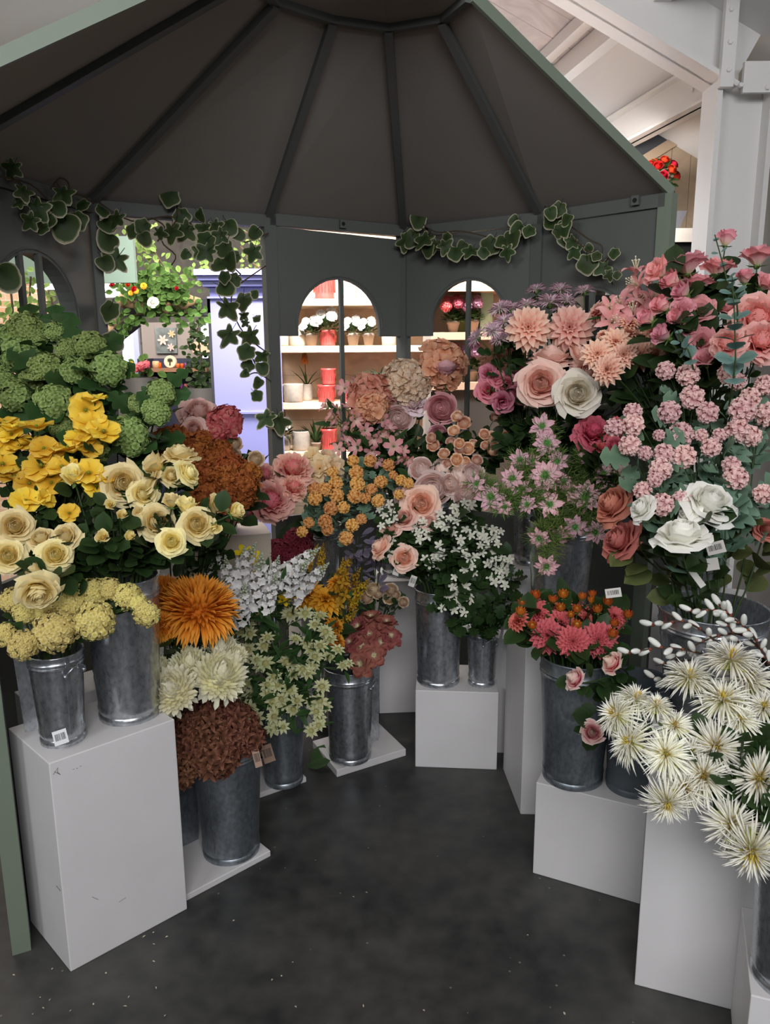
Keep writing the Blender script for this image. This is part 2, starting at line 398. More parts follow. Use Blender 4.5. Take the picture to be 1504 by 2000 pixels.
def lily_eye_mb(rg):
    m = MB()
    for k in range(6):
        a = 2*PI*k/6+.3; p = [(0, 0, -.3), (.05*math.cos(a), .05*math.sin(a), -.05), (.12*math.cos(a), .12*math.sin(a), .16)]
        tube(m, p, [.009, .009, .009], 4); ball(m, p[2], .026, 5, 4, 1.0)
    tube(m, [(0, 0, -.3), (0, 0, .26)], .012, 4); ball(m, (0, 0, .27), .03, 5, 4, 1.0)
    return m
def lisianthus_mb(rg):
    m = MB(); o = rg.uniform(0, 6)
    for i, (n, half, rt, h, fl, cu) in enumerate([(3, 1.3, .12, .55, .0, 0), (4, 1.0, .2, .58, .03, .02), (5, .8, .28, .58, .1, .06), (5, .75, .32, .52, .16, .1)]):
        for k in range(n):
            wrap(m, o+2*PI*k/n+i*.6, half, rt, h*rg.uniform(.93, 1.05), z0=-.36, flare=fl, curl=cu, spiral=.18, ruf=.022, fr=5, ph=rg.uniform(0, 6), edge=.25, p=.7)
    return m
def bell_mb(rg):
    m = MB(); o = rg.uniform(0, 6)
    for k in range(5):
        petal(m, .72, .34, 1.35, -.25, o+2*PI*k/5, r0=.06, z0=-.42, nu=7, nv=3, um=.75, tip=.5, base=.42, cup=.12)
    return m
def stephanotis_mb(rg):
    m = MB(); o = rg.uniform(0, 6)
    for k in range(5): petal(m, .47, .26, .15, -.25, o+2*PI*k/5, r0=.03, z0=0, nu=5, nv=3, um=.55, tip=.6, base=.4, cup=.15)
    tube(m, [(0, 0, .02), (0, 0, -.3), (0, 0, -.62)], [.075, .06, .08], 6, .3)
    return m
def nigella_mb(rg):
    m = MB()
    for (n, L, W, e) in ((6, .52, .24, .05), (6, .46, .2, .3), (5, .36, .15, .6)):
        o = rg.uniform(0, 6)
        for k in range(n): petal(m, L*rg.uniform(.9, 1.06), W, e+.25, e-.25, o+2*PI*k/n, r0=.03, z0=-.1, nu=5, nv=3, um=.5, tip=1.1, base=.2, cup=.22)
    return m
def nigella_eye_mb(rg):
    m = MB(); ball(m, (0, 0, -.02), .09, 8, 6, .2, sz=1.2)
    for k in range(18): petal(m, .22*rg.uniform(.7, 1.1), .028, 1.0, .6, k*2.4, r0=.03, z0=-.02, nu=3, nv=2, base=.6, um=.6, tip=.7, T0=.2)
    return m
def catkin_mb(rg):
    m = MB(); ball(m, (0, 0, 0), .21, 8, 8, .7, sz=2.3)
    return m
def husk_mb(rg):
    m = MB(); ball(m, (0, 0, -.43), .13, 7, 5, .5, sz=1.1)
    return m
def orangebud_mb(rg):
    m = MB()
    for i, (n, L, e, r) in enumerate(((9, .75, 1.0, .1), (8, .7, 1.25, .08))):
        for k in range(n): petal(m, L, .26, e-.5, e+.75, 2*PI*k/n+i*.35, r0=r, z0=-.34, nu=5, nv=3, um=.5, tip=.7, base=.5, cup=.35)
    ball(m, (0, 0, -.05), .2, 8, 6, .0, sz=1.3)
    return m
def hellebore_mb(rg):
    m = MB(); o = rg.uniform(0, 6)
    for (n, e, L) in ((6, .8, .38), (6, .4, .46), (6, .05, .5)):
        for k in range(n): petal(m, L*rg.uniform(.85, 1.1), .36, e+.3+rg.uniform(-.2, .2), e-.45+rg.uniform(-.3, .2), o+2*PI*k/n+e*3+rg.uniform(-.2, .2), r0=.03, z0=-.1, nu=6, nv=5, um=.6, tip=.6, base=.35, cup=.2, ruf=.05, fr=rg.uniform(4, 7), ph=rg.uniform(0, 6))
    return m
def tassel_mb(rg, n=22):
    m = MB()
    for k in range(n): petal(m, .2*rg.uniform(.7, 1.1), .02, .9+.5*(k % 3)/3, .6, k*2.4, r0=.01, z0=-.04, nu=3, nv=2, base=.7, um=.7, tip=.4)
    return m
def spike_mb(rg, nf=26, fl=None, L=1.0, r=.14, bud=5):
    """tall flower spike along z from 0 to L"""
    m = MB()
    for i in range(nf):
        q = i/nf; z = L*q*.82; a = i*2.4; rr = r*(1-.45*q); d = Vector((math.cos(a), math.sin(a), .25))
        m.merge(fl[i % len(fl)], rmat(d, rg.uniform(0, 6)), (rr*math.cos(a), rr*math.sin(a), z), (1-.4*q)*rg.uniform(.85, 1.15))
    return m
def spike_tip_mb(rg, L=1.0, r=.06):
    m = MB(); tube(m, [(0, 0, 0), (0, 0, L*.5), (0, 0, L*1.02)], [.012, .01, .006], 5, .3)
    for i in range(18):
        q = i/18; a = i*2.4; ball(m, (r*(1-q)*math.cos(a), r*(1-q)*math.sin(a), L*(.72+.3*q)), .03*(1-.5*q), 5, 4, .8)
    return m

KINDS = {}
def kind(name, makers, mats, nvar=2):
    """makers: list of (part, maker, material, parent-index or None)"""
    vs = []
    for v in range(nvar):
        rg = random.Random(sum(map(ord, name))*7+v*131)
        vs.append([(pn, mk(rg).mesh(name.replace('_', ' ')+' '+pn, [mt], True), par) for (pn, mk, mt, par) in makers])
    KINDS[name] = vs
def K(name, bloom, mats, eye=None, eyemat=None, cal=True, calmat=None, nvar=2, eyename='centre', cr=.16, cz=-.24, cl=.3):
    mk = [('bloom', bloom, mats, None)]
    if eye: mk.append((eyename, eye, eyemat, 0))
    if cal: mk.append(('calyx', lambda rg: calyx_mb(cr, cz, 5, cl), calmat or CALYX, 0))
    kind(name, mk, mats, nvar)

P = petal_mat
K('yellow_rose', lambda r: rose_mb(r), P('cream yellow petal', (250, 214, 118), (252, 230, 148), (253, 241, 186)))
K('yellow_bud', bud_mb, MATS['cream yellow petal'], cz=-.36)
K('poppy', poppy_mb, P('poppy yellow', (216, 158, 36), (248, 206, 62), (252, 220, 98)), poppy_eye_mb, P('poppy eye', (120, 140, 50), (190, 170, 50), (214, 178, 40)), cal=False, nvar=3)
K('green_hydrangea', lambda r: cluster_mb(r, 150, 4, .095, .11, -.5, e0=.15, e1=-.4, jit=.07), P('hydrangea green', (104, 128, 60), (150, 172, 98), (186, 202, 136)), cal=False)
K('cream_hydrangea', lambda r: cluster_mb(r, 230, 4, .072, .08, -.55, sz=.95, e0=.15, e1=-.4, jit=.07), P('hydrangea cream yellow', (206, 192, 96), (232, 214, 132), (244, 232, 172)), cal=False)
K('rust_hydrangea', lambda r: cluster_mb(r, 60, 4, .19, .2, -.4, r=.38, ruf=.07), P('hydrangea rust', (104, 54, 22), (162, 92, 42), (184, 112, 60)), cal=False)
K('pink_garden_rose', lambda r: rose_mb(r, 5), P('dusty pink petal', (226, 150, 138), (238, 188, 174), (244, 208, 198)))
K('red_edge_hydrangea', lambda r: cluster_mb(r, 50, 4, .19, .2, -.4, r=.38, ruf=.03), P('hydrangea pink red', (214, 160, 140), (218, 130, 118), (196, 66, 66)), cal=False)
K('cream_spray_rose', lambda r: cabbage_mb(r), P('dried cream petal', (196, 158, 118), (226, 200, 166), (232, 212, 186)), cr=.2)
K('peony', peony_mb, P('peony rose', (216, 70, 88), (238, 130, 134), (250, 206, 186)), cal=False, nvar=3)
K('peach_gladiolus', hellebore_mb, P('pale peach petal', (238, 190, 130), (244, 214, 166), (246, 226, 190)), cal=True)
K('orange_pompom', pompom_mb, P('pompom apricot', (220, 150, 72), (240, 180, 104), (248, 208, 146)), cal=False)
K('pink_pompom', pompom_mb, P('pompom pink', (214, 160, 160), (242, 200, 196), (252, 230, 222)), cal=False)
K('orange_mum', lambda r: chrys_ball_mb(r, 430, .045, -.45, .3), P('mum orange', (196, 96, 22), (240, 146, 46), (250, 176, 80)), cal=False)
K('cream_mum', incurved_mb, P('mum cream', (238, 228, 160), (252, 247, 210), (254, 251, 230)), cal=False)
K('sedum', lambda r: stars_mb(r, 46, .2, .085), P('sedum brown', (58, 34, 24), (110, 68, 50), (152, 104, 82)), cal=False)
K('astrantia', astrantia_mb, P('astrantia green white', (150, 158, 96), (208, 210, 160), (222, 222, 180)), astrantia_eye_mb, P('astrantia eye', (150, 144, 80), (206, 200, 140)), cal=False)
K('gold_dahlia', dahlia_droop_mb, P('dahlia gold', (196, 116, 16), (244, 176, 40), (248, 196, 80)), cal=False)
K('hellebore', hellebore_mb, P('hydrangea dusky', (150, 96, 82), (176, 112, 100), (150, 76, 72)), tassel_mb, CREAMST, cal=False, eyename='stamens')
K('burgundy_hydrangea', lambda r: cluster_mb(r, 90, 4, .09, .1, -.5), P('hydrangea burgundy', (92, 26, 42), (138, 52, 70)), cal=False)
K('pink_rose', lambda r: rose_mb(r, 5), P('rose salmon pink', (242, 140, 118), (250, 192, 170), (253, 218, 202)))
K('small_pink_rose', lambda r: cabbage_mb(r), P('spray rose peach', (246, 160, 116), (250, 200, 166), (253, 226, 204)))
K('stephanotis', stephanotis_mb, P('waxy white', (226, 226, 200), (250, 248, 236)), cal=False)
K('pale_peony', cabbage_mb, P('pale pink petal', (248, 190, 176), (252, 222, 212), (253, 236, 228)))
K('blush_peony', peony_mb, P('blush petal', (242, 184, 170), (250, 216, 204), (252, 230, 220)), cal=False)
K('white_peony', peony_mb, P('pale lilac petal', (226, 190, 196), (240, 214, 218), (246, 230, 232)), cal=False)
K('mauve_rose', cabbage_mb, P('mauve petal', (196, 116, 122), (222, 160, 166), (236, 190, 192)))
K('peach_hydrangea', lambda r: cluster_mb(r, 70, 4, .18, .2, -.45, r=.38, ruf=.04), P('hydrangea peach', (196, 116, 84), (226, 158, 128), (236, 182, 156)), cal=False)
K('ivory_hydrangea', lambda r: cluster_mb(r, 80, 4, .17, .18, -.4, r=.38, ruf=.05), P('hydrangea ivory', (206, 162, 120), (236, 208, 176), (242, 222, 196)), cal=False)
K('brown_hydrangea', lambda r: cluster_mb(r, 70, 4, .18, .2, -.45, r=.38, ruf=.04), P('hydrangea faded', (136, 84, 66), (174, 118, 98), (196, 140, 120)), cal=False)
K('bellflower', bell_mb, P('bell pink', (238, 216, 196), (238, 182, 178), (226, 140, 148)), cal=True, cr=.14, cz=-.45, cl=.26)
K('sweet_pea', lambda r: lisianthus_mb(r), P('hot pink petal', (196, 60, 100), (222, 104, 134), (236, 160, 170)))
K('big_pink_rose', lambda r: rose_mb(r, 5), P('big rose pink', (245, 140, 116), (250, 192, 174), (253, 220, 204)))
K('ivory_rose', lambda r: rose_mb(r, 5), P('ivory petal', (248, 236, 190), (252, 244, 216), (252, 246, 230)))
K('pink_dahlia', dahlia_droop_mb, P('dahlia blush', (236, 120, 106), (247, 174, 154), (252, 222, 200)), cal=False)
K('lilac_spider_mum', lambda r: spider_mb(r, 95, .034, .0, 1.2), P('spider lilac', (246, 242, 216), (244, 232, 232), (214, 146, 180)), cal=True, cr=.2, cz=-.14)
K('coral_dahlia', lambda r: dahlia_mb(r, cup=.3), P('dahlia coral cream', (242, 124, 106), (249, 184, 158), (253, 224, 200)), cal=True, cr=.2, cz=-.2)
K('lily', lily_mb, P('lily pink', (248, 202, 190), (246, 168, 166), (250, 202, 194)), lily_eye_mb, CREAMST, cal=False, eyename='stamens')
K('lisianthus', lisianthus_mb, P('lisianthus pink', (244, 236, 200), (250, 200, 196), (247, 170, 174)), cz=-.36)
K('lisianthus_bud', bud_mb, P('lisianthus bud', (244, 236, 196), (250, 206, 202), (240, 154, 170)), cz=-.36)
K('coral_rose', lambda r: peony_mb(r), P('coral petal', (242, 110, 108), (249, 160, 154), (252, 200, 190)))
K('red_peony', peony_mb, P('raspberry petal', (176, 46, 70), (214, 84, 100), (230, 124, 130)), cal=False)
K('nigella', nigella_mb, P('nigella pink', (228, 226, 196), (246, 208, 212), (238, 172, 186)), nigella_eye_mb, GREENC, cal=False)
K('terracotta_rose', lambda r: rose_mb(r, 5), P('terracotta petal', (180, 70, 56), (200, 112, 100), (214, 140, 122)))
K('white_rose', lambda r: rose_mb(r, 5), P('white petal', (250, 246, 224), (253, 251, 240), (254, 252, 244)))
K('coral_pink_dahlia', lambda r: dahlia_mb(r, ((18, .5, .17, .0), (17, .46, .17, .25), (14, .39, .15, .5), (12, .3, .13, .75), (9, .21, .1, 1.0), (7, .13, .07, 1.3)), cup=.5, tip=.45), P('dahlia salmon', (180, 58, 52), (210, 92, 90), (230, 130, 124)), cal=False)
K('dahlia_bud', orangebud_mb, P('bud orange', (196, 150, 70), (206, 120, 44), (196, 90, 36)), cal=True, cz=-.36)
K('two_tone_rose', lambda r: rose_mb(r, 4, 1.0), P('two tone petal', (210, 40, 80), (240, 130, 146), (253, 236, 218)))
K('white_spider_mum', lambda r: spider_mb(r, 175, .024, -.4, 1.2, .54, .3), P('spider white', (246, 236, 176), (253, 250, 230), (254, 253, 246)), spider_eye_mb, P('spider eye', (200, 170, 60), (240, 214, 110)), calmat=CALYXL, cr=.2, cz=-.14, nvar=3)
K('catkin', catkin_mb, P('catkin fur', (206, 208, 198), (238, 238, 230), trans=0.1, rough=.9), husk_mb, P('catkin husk', (120, 64, 48), (150, 84, 60), trans=0), cal=False, eyename='husk')
_rg = random.Random(5)
_fw = [floret(6, .1, .1, _rg, .45, .4, -.1, .02, 3) for _ in range(3)]
K('white_stock', lambda r: spike_mb(r, 26, _fw, 1.0, .11), P('stock white', (238, 236, 230), (252, 251, 250)), spike_tip_mb, P('stock bud', (120, 138, 96), (196, 204, 180), trans=0), cal=False, eyename='tip')
_fy = [floret(4, .17, .09, _rg, .9, .5, -.2, 0, 3, .4) for _ in range(3)]
K('forsythia', lambda r: spike_mb(r, 15, _fy, 1.0, .1), P('forsythia yellow', (184, 140, 30), (222, 184, 66)), spike_tip_mb, P('forsythia tip', (110, 92, 30), (176, 140, 50), trans=0), cal=False, eyename='tip')
K('yellow_freesia', lambda r: bell_mb(r), P('freesia yellow', (226, 190, 20), (244, 214, 40)), cal=True, cr=.14, cz=-.45)
K('red_begonia', lambda r: cabbage_mb(r), P('begonia red', (150, 16, 18), (206, 36, 34)), cal=False)
K('pot_white', lambda r: peony_mb(r), P('pot white', (236, 232, 214), (248, 246, 240)), cal=False)
K('pot_pink', lambda r: cluster_mb(r, 40, 4, .2, .22, -.3), P('pot pink', (230, 100, 116), (242, 140, 150)), cal=False)
K('pot_lilac', lambda r: cluster_mb(r, 30, 4, .2, .22, -.3), P('pot lilac', (220, 160, 196), (240, 190, 214)), cal=False)
# ------------------------------------------------------------------ gazebo
SAGE = plain('sage grey paint', (92, 95, 91), 0.55, var=0.05, scale=3)
SAGEG = plain('sage green paint', (118, 128, 112), 0.5, var=0.04, scale=3)
ROOFM = plain('roof lining', (146, 141, 134), 0.85, spec=0.15, var=0.05, scale=2)
DARKM = plain('dark wood reveal', (70, 56, 46), 0.8)
BLACK = plain('black', (18, 18, 18), 0.6)
ZE = 2.08
PG = [(-.98, 1.77), (-1.2, 2.23), (-1.04, 2.89), (-.46, 3.23), (.09, 3.57), (.62, 3.2), (.99, 2.83)]
RG = [(-.25, 2.03), (-.33, 2.2), (-.294, 2.37), (-.145, 2.49), (.02, 2.55), (.177, 2.49), (.24, 2.35)]
ZR = 2.5
def wallbasis(i):
    a = Vector((*PG[i], 0)); b = Vector((*PG[i+1], 0)); d = (b-a).normalized(); n = Vector((d.y, -d.x, 0))
    if n.dot(Vector((0, 2.6, 0))-a) < 0: n = -n
    return a, d, n, (b-a).length
gz = empty('gazebo', (0, 2.6, 0), 'grey sage octagonal gazebo with dark sloping roof and arched window panels', 'gazebo')
GO = Vector((0, 2.6, 0))
def gpart(name, m, mat, parent=None):
    return obj(name, m, mat, parent or gz, tuple(-GO) if parent is None else (0, 0, 0))
for i in range(6):
    m = MB(); a, b, c, d = (*PG[i], ZE), (*PG[i+1], ZE), (*RG[i+1], ZR), (*RG[i], ZR)
    up = np.array([0, 0, .02])
    V = [np.array(x) for x in (a, b, c, d)]; m.add(V+[v+up for v in V], BOXF)
    gpart('roof_panel', m, ROOFM)
m = MB(); ap = (-.03, 2.25, 2.6)
V = [(*r, ZR) for r in RG]+[ap]; m.add(V, [(i, (i+1) % 7, 7) for i in range(7)]); gpart('roof_cap', m, ROOFM)
for i in range(1, 6):
    m = MB(); beam(m, (*PG[i], ZE-.012), (*RG[i], ZR-.012), .026 if i not in (1, 2) else .03, .026); gpart('rib', m, SAGE)
for i in (0, 6):
    m = MB(); s = -.012 if i == 0 else .012
    beam(m, (PG[i][0]+s, PG[i][1], ZE), (RG[i][0]+s, RG[i][1], ZR), .012, .034); gpart('edge_trim', m, SAGEG)
for i in range(6):
    m = MB(); beam(m, (*RG[i], ZR-.004), (*RG[i+1], ZR-.004), .025, .026); gpart('collar_rail', m, SAGE)
def panel(i, z1, zn, arch, hw, spring, thick, munt, name='wall_panel', top=None):
    a, d, n, Ln = wallbasis(i)
    m = MB(); e = .024
    pts = [(e, z1), (e, zn)]
    k = 20
    pts += [(arch-hw, zn)]+[(arch+hw*math.cos(PI-PI*j/k), spring+hw*math.sin(PI*j/k)) for j in range(k+1)]+[(arch+hw, zn)]
    pts += [(Ln-e, zn), (Ln-e, z1 if top is None else top)]
    N = len(pts)
    fr = [tuple(a+d*s+Vector((0, 0, z))+n*.012) for s, z in pts]; bk = [tuple(a+d*s+Vector((0, 0, z))+n*(.012-thick)) for s, z in pts]
    m.add(fr+bk, [tuple(range(N))[::-1], tuple(range(N, 2*N))]+[(j, (j+1) % N, N+(j+1) % N, N+j) for j in range(N)])
    p = gpart(name, m, SAGE)
    # raised line of the arch frame
    t = MB(); tube(t, [a+d*(arch+(hw+.012)*math.cos(PI-PI*j/k))+n*.013+Vector((0, 0, spring+(hw+.012)*math.sin(PI*j/k))) for j in range(k+1)], .003, 5)
    gpart('arch_bead', t, SAGE, p)
    for mx in munt:
        t = MB(); q = a+d*mx; obox(t, tuple(q-d*.009+n*.0+Vector((0, 0, .85))), tuple(d*.018), tuple(n*.016), (0, 0, spring+math.sqrt(max(0, hw*hw-(mx-arch)**2))-.85+.004)); gpart('window_bar', t, SAGE)
    # dado below
    t = MB(); obox(t, tuple(a+d*e), tuple(d*(Ln-2*e)), tuple(n*-.02), (0, 0, .85)); gpart('dado_panel', t, SAGE)
panel(0, 2.03, 1.60, .255, .17, 1.66, .02, [.255])
panel(1, 2.03, 1.60, .335, .2, 1.66, .06, [.27, .36])
panel(3, 2.038, 1.612, .314, .198, 1.648, .018, [.322], top=2.026)
panel(4, 2.03, 1.612, .335, .182, 1.655, .018, [.335])
panel(5, 2.03, 1.60, .25, .15, 1.62, .018, [.25])
for i, (x, y) in enumerate(PG):
    m = MB(); w = .05 if i else .055
    a, d, n, Ln = wallbasis(min(i, 5))
    if i in (0, 6): q = Vector((x, y, 0))+(d*.0 if i == 0 else -d*.0)
    else: q = Vector((x, y, 0))
    obox(m, tuple(q-d*w/2-n*.02), tuple(d*w), tuple(n*.045), (0, 0, ZE-.005)); gpart('post', m, SAGEG if i in (0, 6) else SAGE)
for i in range(6):
    a, d, n, Ln = wallbasis(i); m = MB()
    obox(m, tuple(a-n*.015+Vector((0, 0, 2.04 if i == 3 else 2.032))), tuple(d*Ln), tuple(n*.04), (0, 0, .045)); gpart('header_rail', m, SAGE)
for (px, py, i) in ((668, 438, 3), (836, 449, 4), (1243, 392, 5)):
    a, d, n, Ln = wallbasis(i); q = at_plane(px, py, a+n*.03, n); m = MB()
    obox(m, tuple(q-d*.014-Vector((0, 0, .016))), tuple(d*.028), tuple(n*.012), (0, 0, .032)); b = gpart('bracket', m, SAGE)
    m = MB(); R = rmat(n); mm = MB(); lathe(mm, [(0, .001), (.008, .001), (.008, -.002)], 12); m.merge(mm, R, tuple(q+n*.013-GO+GO)); gpart('bracket_hole', m, BLACK, b)

# ------------------------------------------------------------------ floor, shop shell
def floor_mat():
    m, nt, b = _new('polished dark concrete'); L = nt.links
    tc = nt.nodes.new('ShaderNodeTexCoord')
    def noise(s, d): 
        n = nt.nodes.new('ShaderNodeTexNoise'); n.inputs['Scale'].default_value = s; n.inputs['Detail'].default_value = d; L.new(tc.outputs['Object'], n.inputs['Vector']); return n
    n1, n2 = noise(2.2, 6), noise(14, 8)
    ad = nt.nodes.new('ShaderNodeMath'); ad.operation = 'MULTIPLY_ADD'; ad.inputs[1].default_value = .4; L.new(n2.outputs['Fac'], ad.inputs[0])
    sc = nt.nodes.new('ShaderNodeMath'); sc.operation = 'MULTIPLY'; sc.inputs[1].default_value = .6; L.new(n1.outputs['Fac'], sc.inputs[0]); L.new(sc.outputs[0], ad.inputs[2])
    r = nt.nodes.new('ShaderNodeValToRGB'); r.color_ramp.elements[0].position = .38; r.color_ramp.elements[1].position = .66
    r.color_ramp.elements[0].color = (*s2l((44, 44, 44)), 1); r.color_ramp.elements[1].color = (*s2l((80, 79, 76)), 1)
    L.new(ad.outputs[0], r.inputs['Fac'])
    v = nt.nodes.new('ShaderNodeTexVoronoi'); v.inputs['Scale'].default_value = 16; v.feature = 'F1'; L.new(tc.outputs['Object'], v.inputs['Vector'])
    lt = nt.nodes.new('ShaderNodeMath'); lt.operation = 'LESS_THAN'; lt.inputs[1].default_value = .05; L.new(v.outputs['Distance'], lt.inputs[0])
    mx = nt.nodes.new('ShaderNodeMix'); mx.data_type = 'RGBA'; L.new(lt.outputs[0], mx.inputs['Factor']); L.new(r.outputs['Color'], mx.inputs[6]); mx.inputs[7].default_value = (*s2l((116, 112, 104)), 1)
    L.new(mx.outputs[2], b.inputs['Base Color'])
    rr = nt.nodes.new('ShaderNodeMapRange'); rr.inputs['To Min'].default_value = .32; rr.inputs['To Max'].default_value = .6; L.new(n2.outputs['Fac'], rr.inputs['Value']); L.new(rr.outputs[0], b.inputs['Roughness'])
    b.inputs['Specular IOR Level'].default_value = .35
    return m
m = MB(); m.add([(-7, -4, 0), (5, -4, 0), (5, 14, 0), (-7, 14, 0)], [(0, 1, 2, 3)]); struct('floor', m, floor_mat())
WHITE = plain('white painted steel', (226, 224, 220), 0.4, spec=.4)
CEILM = plain('ceiling white', (222, 222, 220), 0.7)
def corr_mat():
    m, nt, b = _new('profiled ceiling sheet'); L = nt.links
    tc = nt.nodes.new('ShaderNodeTexCoord'); w = nt.nodes.new('ShaderNodeTexWave'); w.inputs['Scale'].default_value = 2.2; w.bands_direction = 'X'
    L.new(tc.outputs['UV'], w.inputs['Vector']) if False else L.new(tc.outputs['Object'], w.inputs['Vector'])
    r = nt.nodes.new('ShaderNodeValToRGB'); r.color_ramp.elements[0].position = .0; r.color_ramp.elements[1].position = .06
    r.color_ramp.elements[0].color = (*s2l((120, 118, 116)), 1); r.color_ramp.elements[1].color = (*s2l((214, 211, 207)), 1)
    L.new(w.outputs['Fac'], r.inputs['Fac']); L.new(r.outputs['Color'], b.inputs['Base Color']); b.inputs['Roughness'].default_value = .6
    return m
def plank_mat(name, rgb, scale, dirn='X', dark=.45):
    m, nt, b = _new(name); L = nt.links
    tc = nt.nodes.new('ShaderNodeTexCoord'); sx = nt.nodes.new('ShaderNodeSeparateXYZ'); L.new(tc.outputs['Object'], sx.inputs[0])
    mu = nt.nodes.new('ShaderNodeMath'); mu.operation = 'MULTIPLY'; mu.inputs[1].default_value = scale; L.new(sx.outputs[dirn], mu.inputs[0])
    fr = nt.nodes.new('ShaderNodeMath'); fr.operation = 'FRACT'; L.new(mu.outputs[0], fr.inputs[0])
    lt = nt.nodes.new('ShaderNodeMath'); lt.operation = 'LESS_THAN'; lt.inputs[1].default_value = .04; L.new(fr.outputs[0], lt.inputs[0])
    n = nt.nodes.new('ShaderNodeTexNoise'); n.inputs['Scale'].default_value = 5; n.inputs['Detail'].default_value = 6; n.inputs['Distortion'].default_value = 1.5
    L.new(tc.outputs['Object'], n.inputs['Vector'])
    r = nt.nodes.new('ShaderNodeValToRGB'); c = s2l(rgb); r.color_ramp.elements[0].position = .3; r.color_ramp.elements[1].position = .7
    r.color_ramp.elements[0].color = (*[x*.75 for x in c], 1); r.color_ramp.elements[1].color = (*[min(1, x*1.15) for x in c], 1); L.new(n.outputs['Fac'], r.inputs['Fac'])
    mx = nt.nodes.new('ShaderNodeMix'); mx.data_type = 'RGBA'; L.new(lt.outputs[0], mx.inputs['Factor']); L.new(r.outputs['Color'], mx.inputs[6]); mx.inputs[7].default_value = (*[x*dark for x in c], 1)
    L.new(mx.outputs[2], b.inputs['Base Color']); b.inputs['Roughness'].default_value = .7
    return m
EV = Vector((-.19, .98, 0)).normalized(); SL = Vector((-1, 0, .53)); E0 = Vector((1.446, 4.3, 2.87))
def plane(m, p, a, b): m.add([tuple(p), tuple(p+a), tuple(p+a+b), tuple(p+b)], [(0, 1, 2, 3)])
def slope(s): return E0+SL*s-EV*9
m = MB(); plane(m, slope(-.6), SL*1.0, EV*20); struct('ceiling', m, CEILM)
m = MB(); plane(m, slope(.4), SL*2.7, EV*20); struct('ceiling_sheet', m, plank_mat('profiled ceiling sheet', (206, 202, 200), 4.5, 'Y', .62))
m = MB(); plane(m, slope(3.1), Vector((-5.5, 0, -1.6)), EV*20); struct('ceiling_slope', m, CEILM)
def hsect(m, a, b, w, h, t, side):
    """I section from a to b: flanges lie along side"""
    a, b, side = Vector(a), Vector(b), Vector(side).normalized(); d = b-a; up = d.normalized().cross(side).normalized()
    obox(m, tuple(a-side*w/2-up*h/2), tuple(d), tuple(side*w), tuple(up*t))
    obox(m, tuple(a-side*w/2+up*(h/2-t)), tuple(d), tuple(side*w), tuple(up*t))
    obox(m, tuple(a-side*t/2-up*h/2), tuple(d), tuple(side*t), tuple(up*h))
def steel(name, m): o = obj(name, m, WHITE); o['kind'] = 'structure'; return o
# steel column: flange on the outer edges, web facing the aisle
cx = at_y(1388, 330, 3.55).x; cx2 = at_y(1500, 330, 3.55).x; cm_ = (cx+cx2)/2
m = MB(); hsect(m, (cm_, 3.62, 0), (cm_, 3.62, 2.66), .17, cx2-cx, .022, (0, 1, 0)); steel('steel_column', m)
Rn = Vector((.53, 0, 1)).normalized(); RS = Vector((cm_-.05, 3.62, 2.67-.53*(cm_-.05-1.41)))
m = MB(); hsect(m, RS+Rn*.22, RS+Rn*.22+SL*3, .2, .44, .02, (0, 1, 0)); steel('roof_rafter', m)
q = Vector((1.58, 3.6, 2.765))
m = MB(); hsect(m, q+EV*.1, q+EV*6, .1, .19, .014, (1, 0, 0)); steel('eaves_beam', m)
m = MB(); hsect(m, (cm_+.12, 3.6, 2.86), (cm_+2.5, 3.3, 3.45), .16, .24, .018, (0, 1, 0)); steel('side_rafter', m)
m = MB(); q = slope(.40)+Vector((0, 0, -.05)); beam(m, q, q+EV*20, .07, .1); steel('purlin', m)
m = MB(); q = slope(.50)+Vector((0, 0, -.03)); beam(m, q, q+EV*20, .06, .06); steel('purlin_rail', m)
m = MB(); box(m, cm_-.13, cm_-.075, 3.5, 3.53, 2.62, 3.1); steel('end_plate', m)
m = MB(); box(m, cm_-.03, cm_+.2, 3.51, 3.53, 2.6, 2.72); steel('knee_plate', m)
for (px, py, Y) in [(1428, 18, 3.5), (1426, 82, 3.5), (1423, 136, 3.5), (1447, 166, 3.51), (1498, 171, 3.51), (1354, 176, 4.02), (1229, 254, 4.66)]:
    m = MB(); q = at_y(px, py, Y); mm = MB(); lathe(mm, [(0, .008), (.009, .008), (.012, .0), (.012, -.004)], 6); m.merge(mm, rmat((0, -1, 0) if Y < 4 else (-1, -.2, 0)), tuple(q)); steel('bolt_head', m)
# plank wall and grey wall beyond the column
def slab(m, pts, Y, d=.04, low=None):
    """upright slab at distance Y from outline points"""
    P_ = [at_y(x, y, Y) for x, y in pts]; V = [(p.x, Y, p.z) for p in P_]
    if low is not None: V += [(V[-1][0], Y, low), (V[0][0], Y, low)]
    n = len(V); m.add(V+[(x, y+d, z) for x, y, z in V], [tuple(range(n)), tuple(range(n, 2*n))[::-1]]+[(i, (i+1) % n, n+(i+1) % n, n+i) for i in range(n)])
m = MB(); slab(m, [(1180, 372), (1470, 192)], 4.76, .04, 0.0); struct('wall_back', m, plank_mat('pine planks', (156, 136, 114), 9.0))
m = MB(); slab(m, [(1180, 350), (1470, 170), (1470, 192), (1180, 372)], 4.74, .03); o = obj('trim_1', m, plain('pine rail', (164, 142, 118), .7)); o['kind'] = 'structure'
m = MB(); slab(m, [(1180, 312), (1470, 150), (1470, 170), (1180, 350)], 4.75, .03); o = obj('wall_upper', m, plain('dark band', (62, 64, 68), .8)); o['kind'] = 'structure'
m = MB(); box(m, 1.98, 2.0, 3.0, 4.7, 0, 2.9); o = struct('wall_right', m, plain('grey render', (128, 128, 126), .85, var=.15, scale=4))
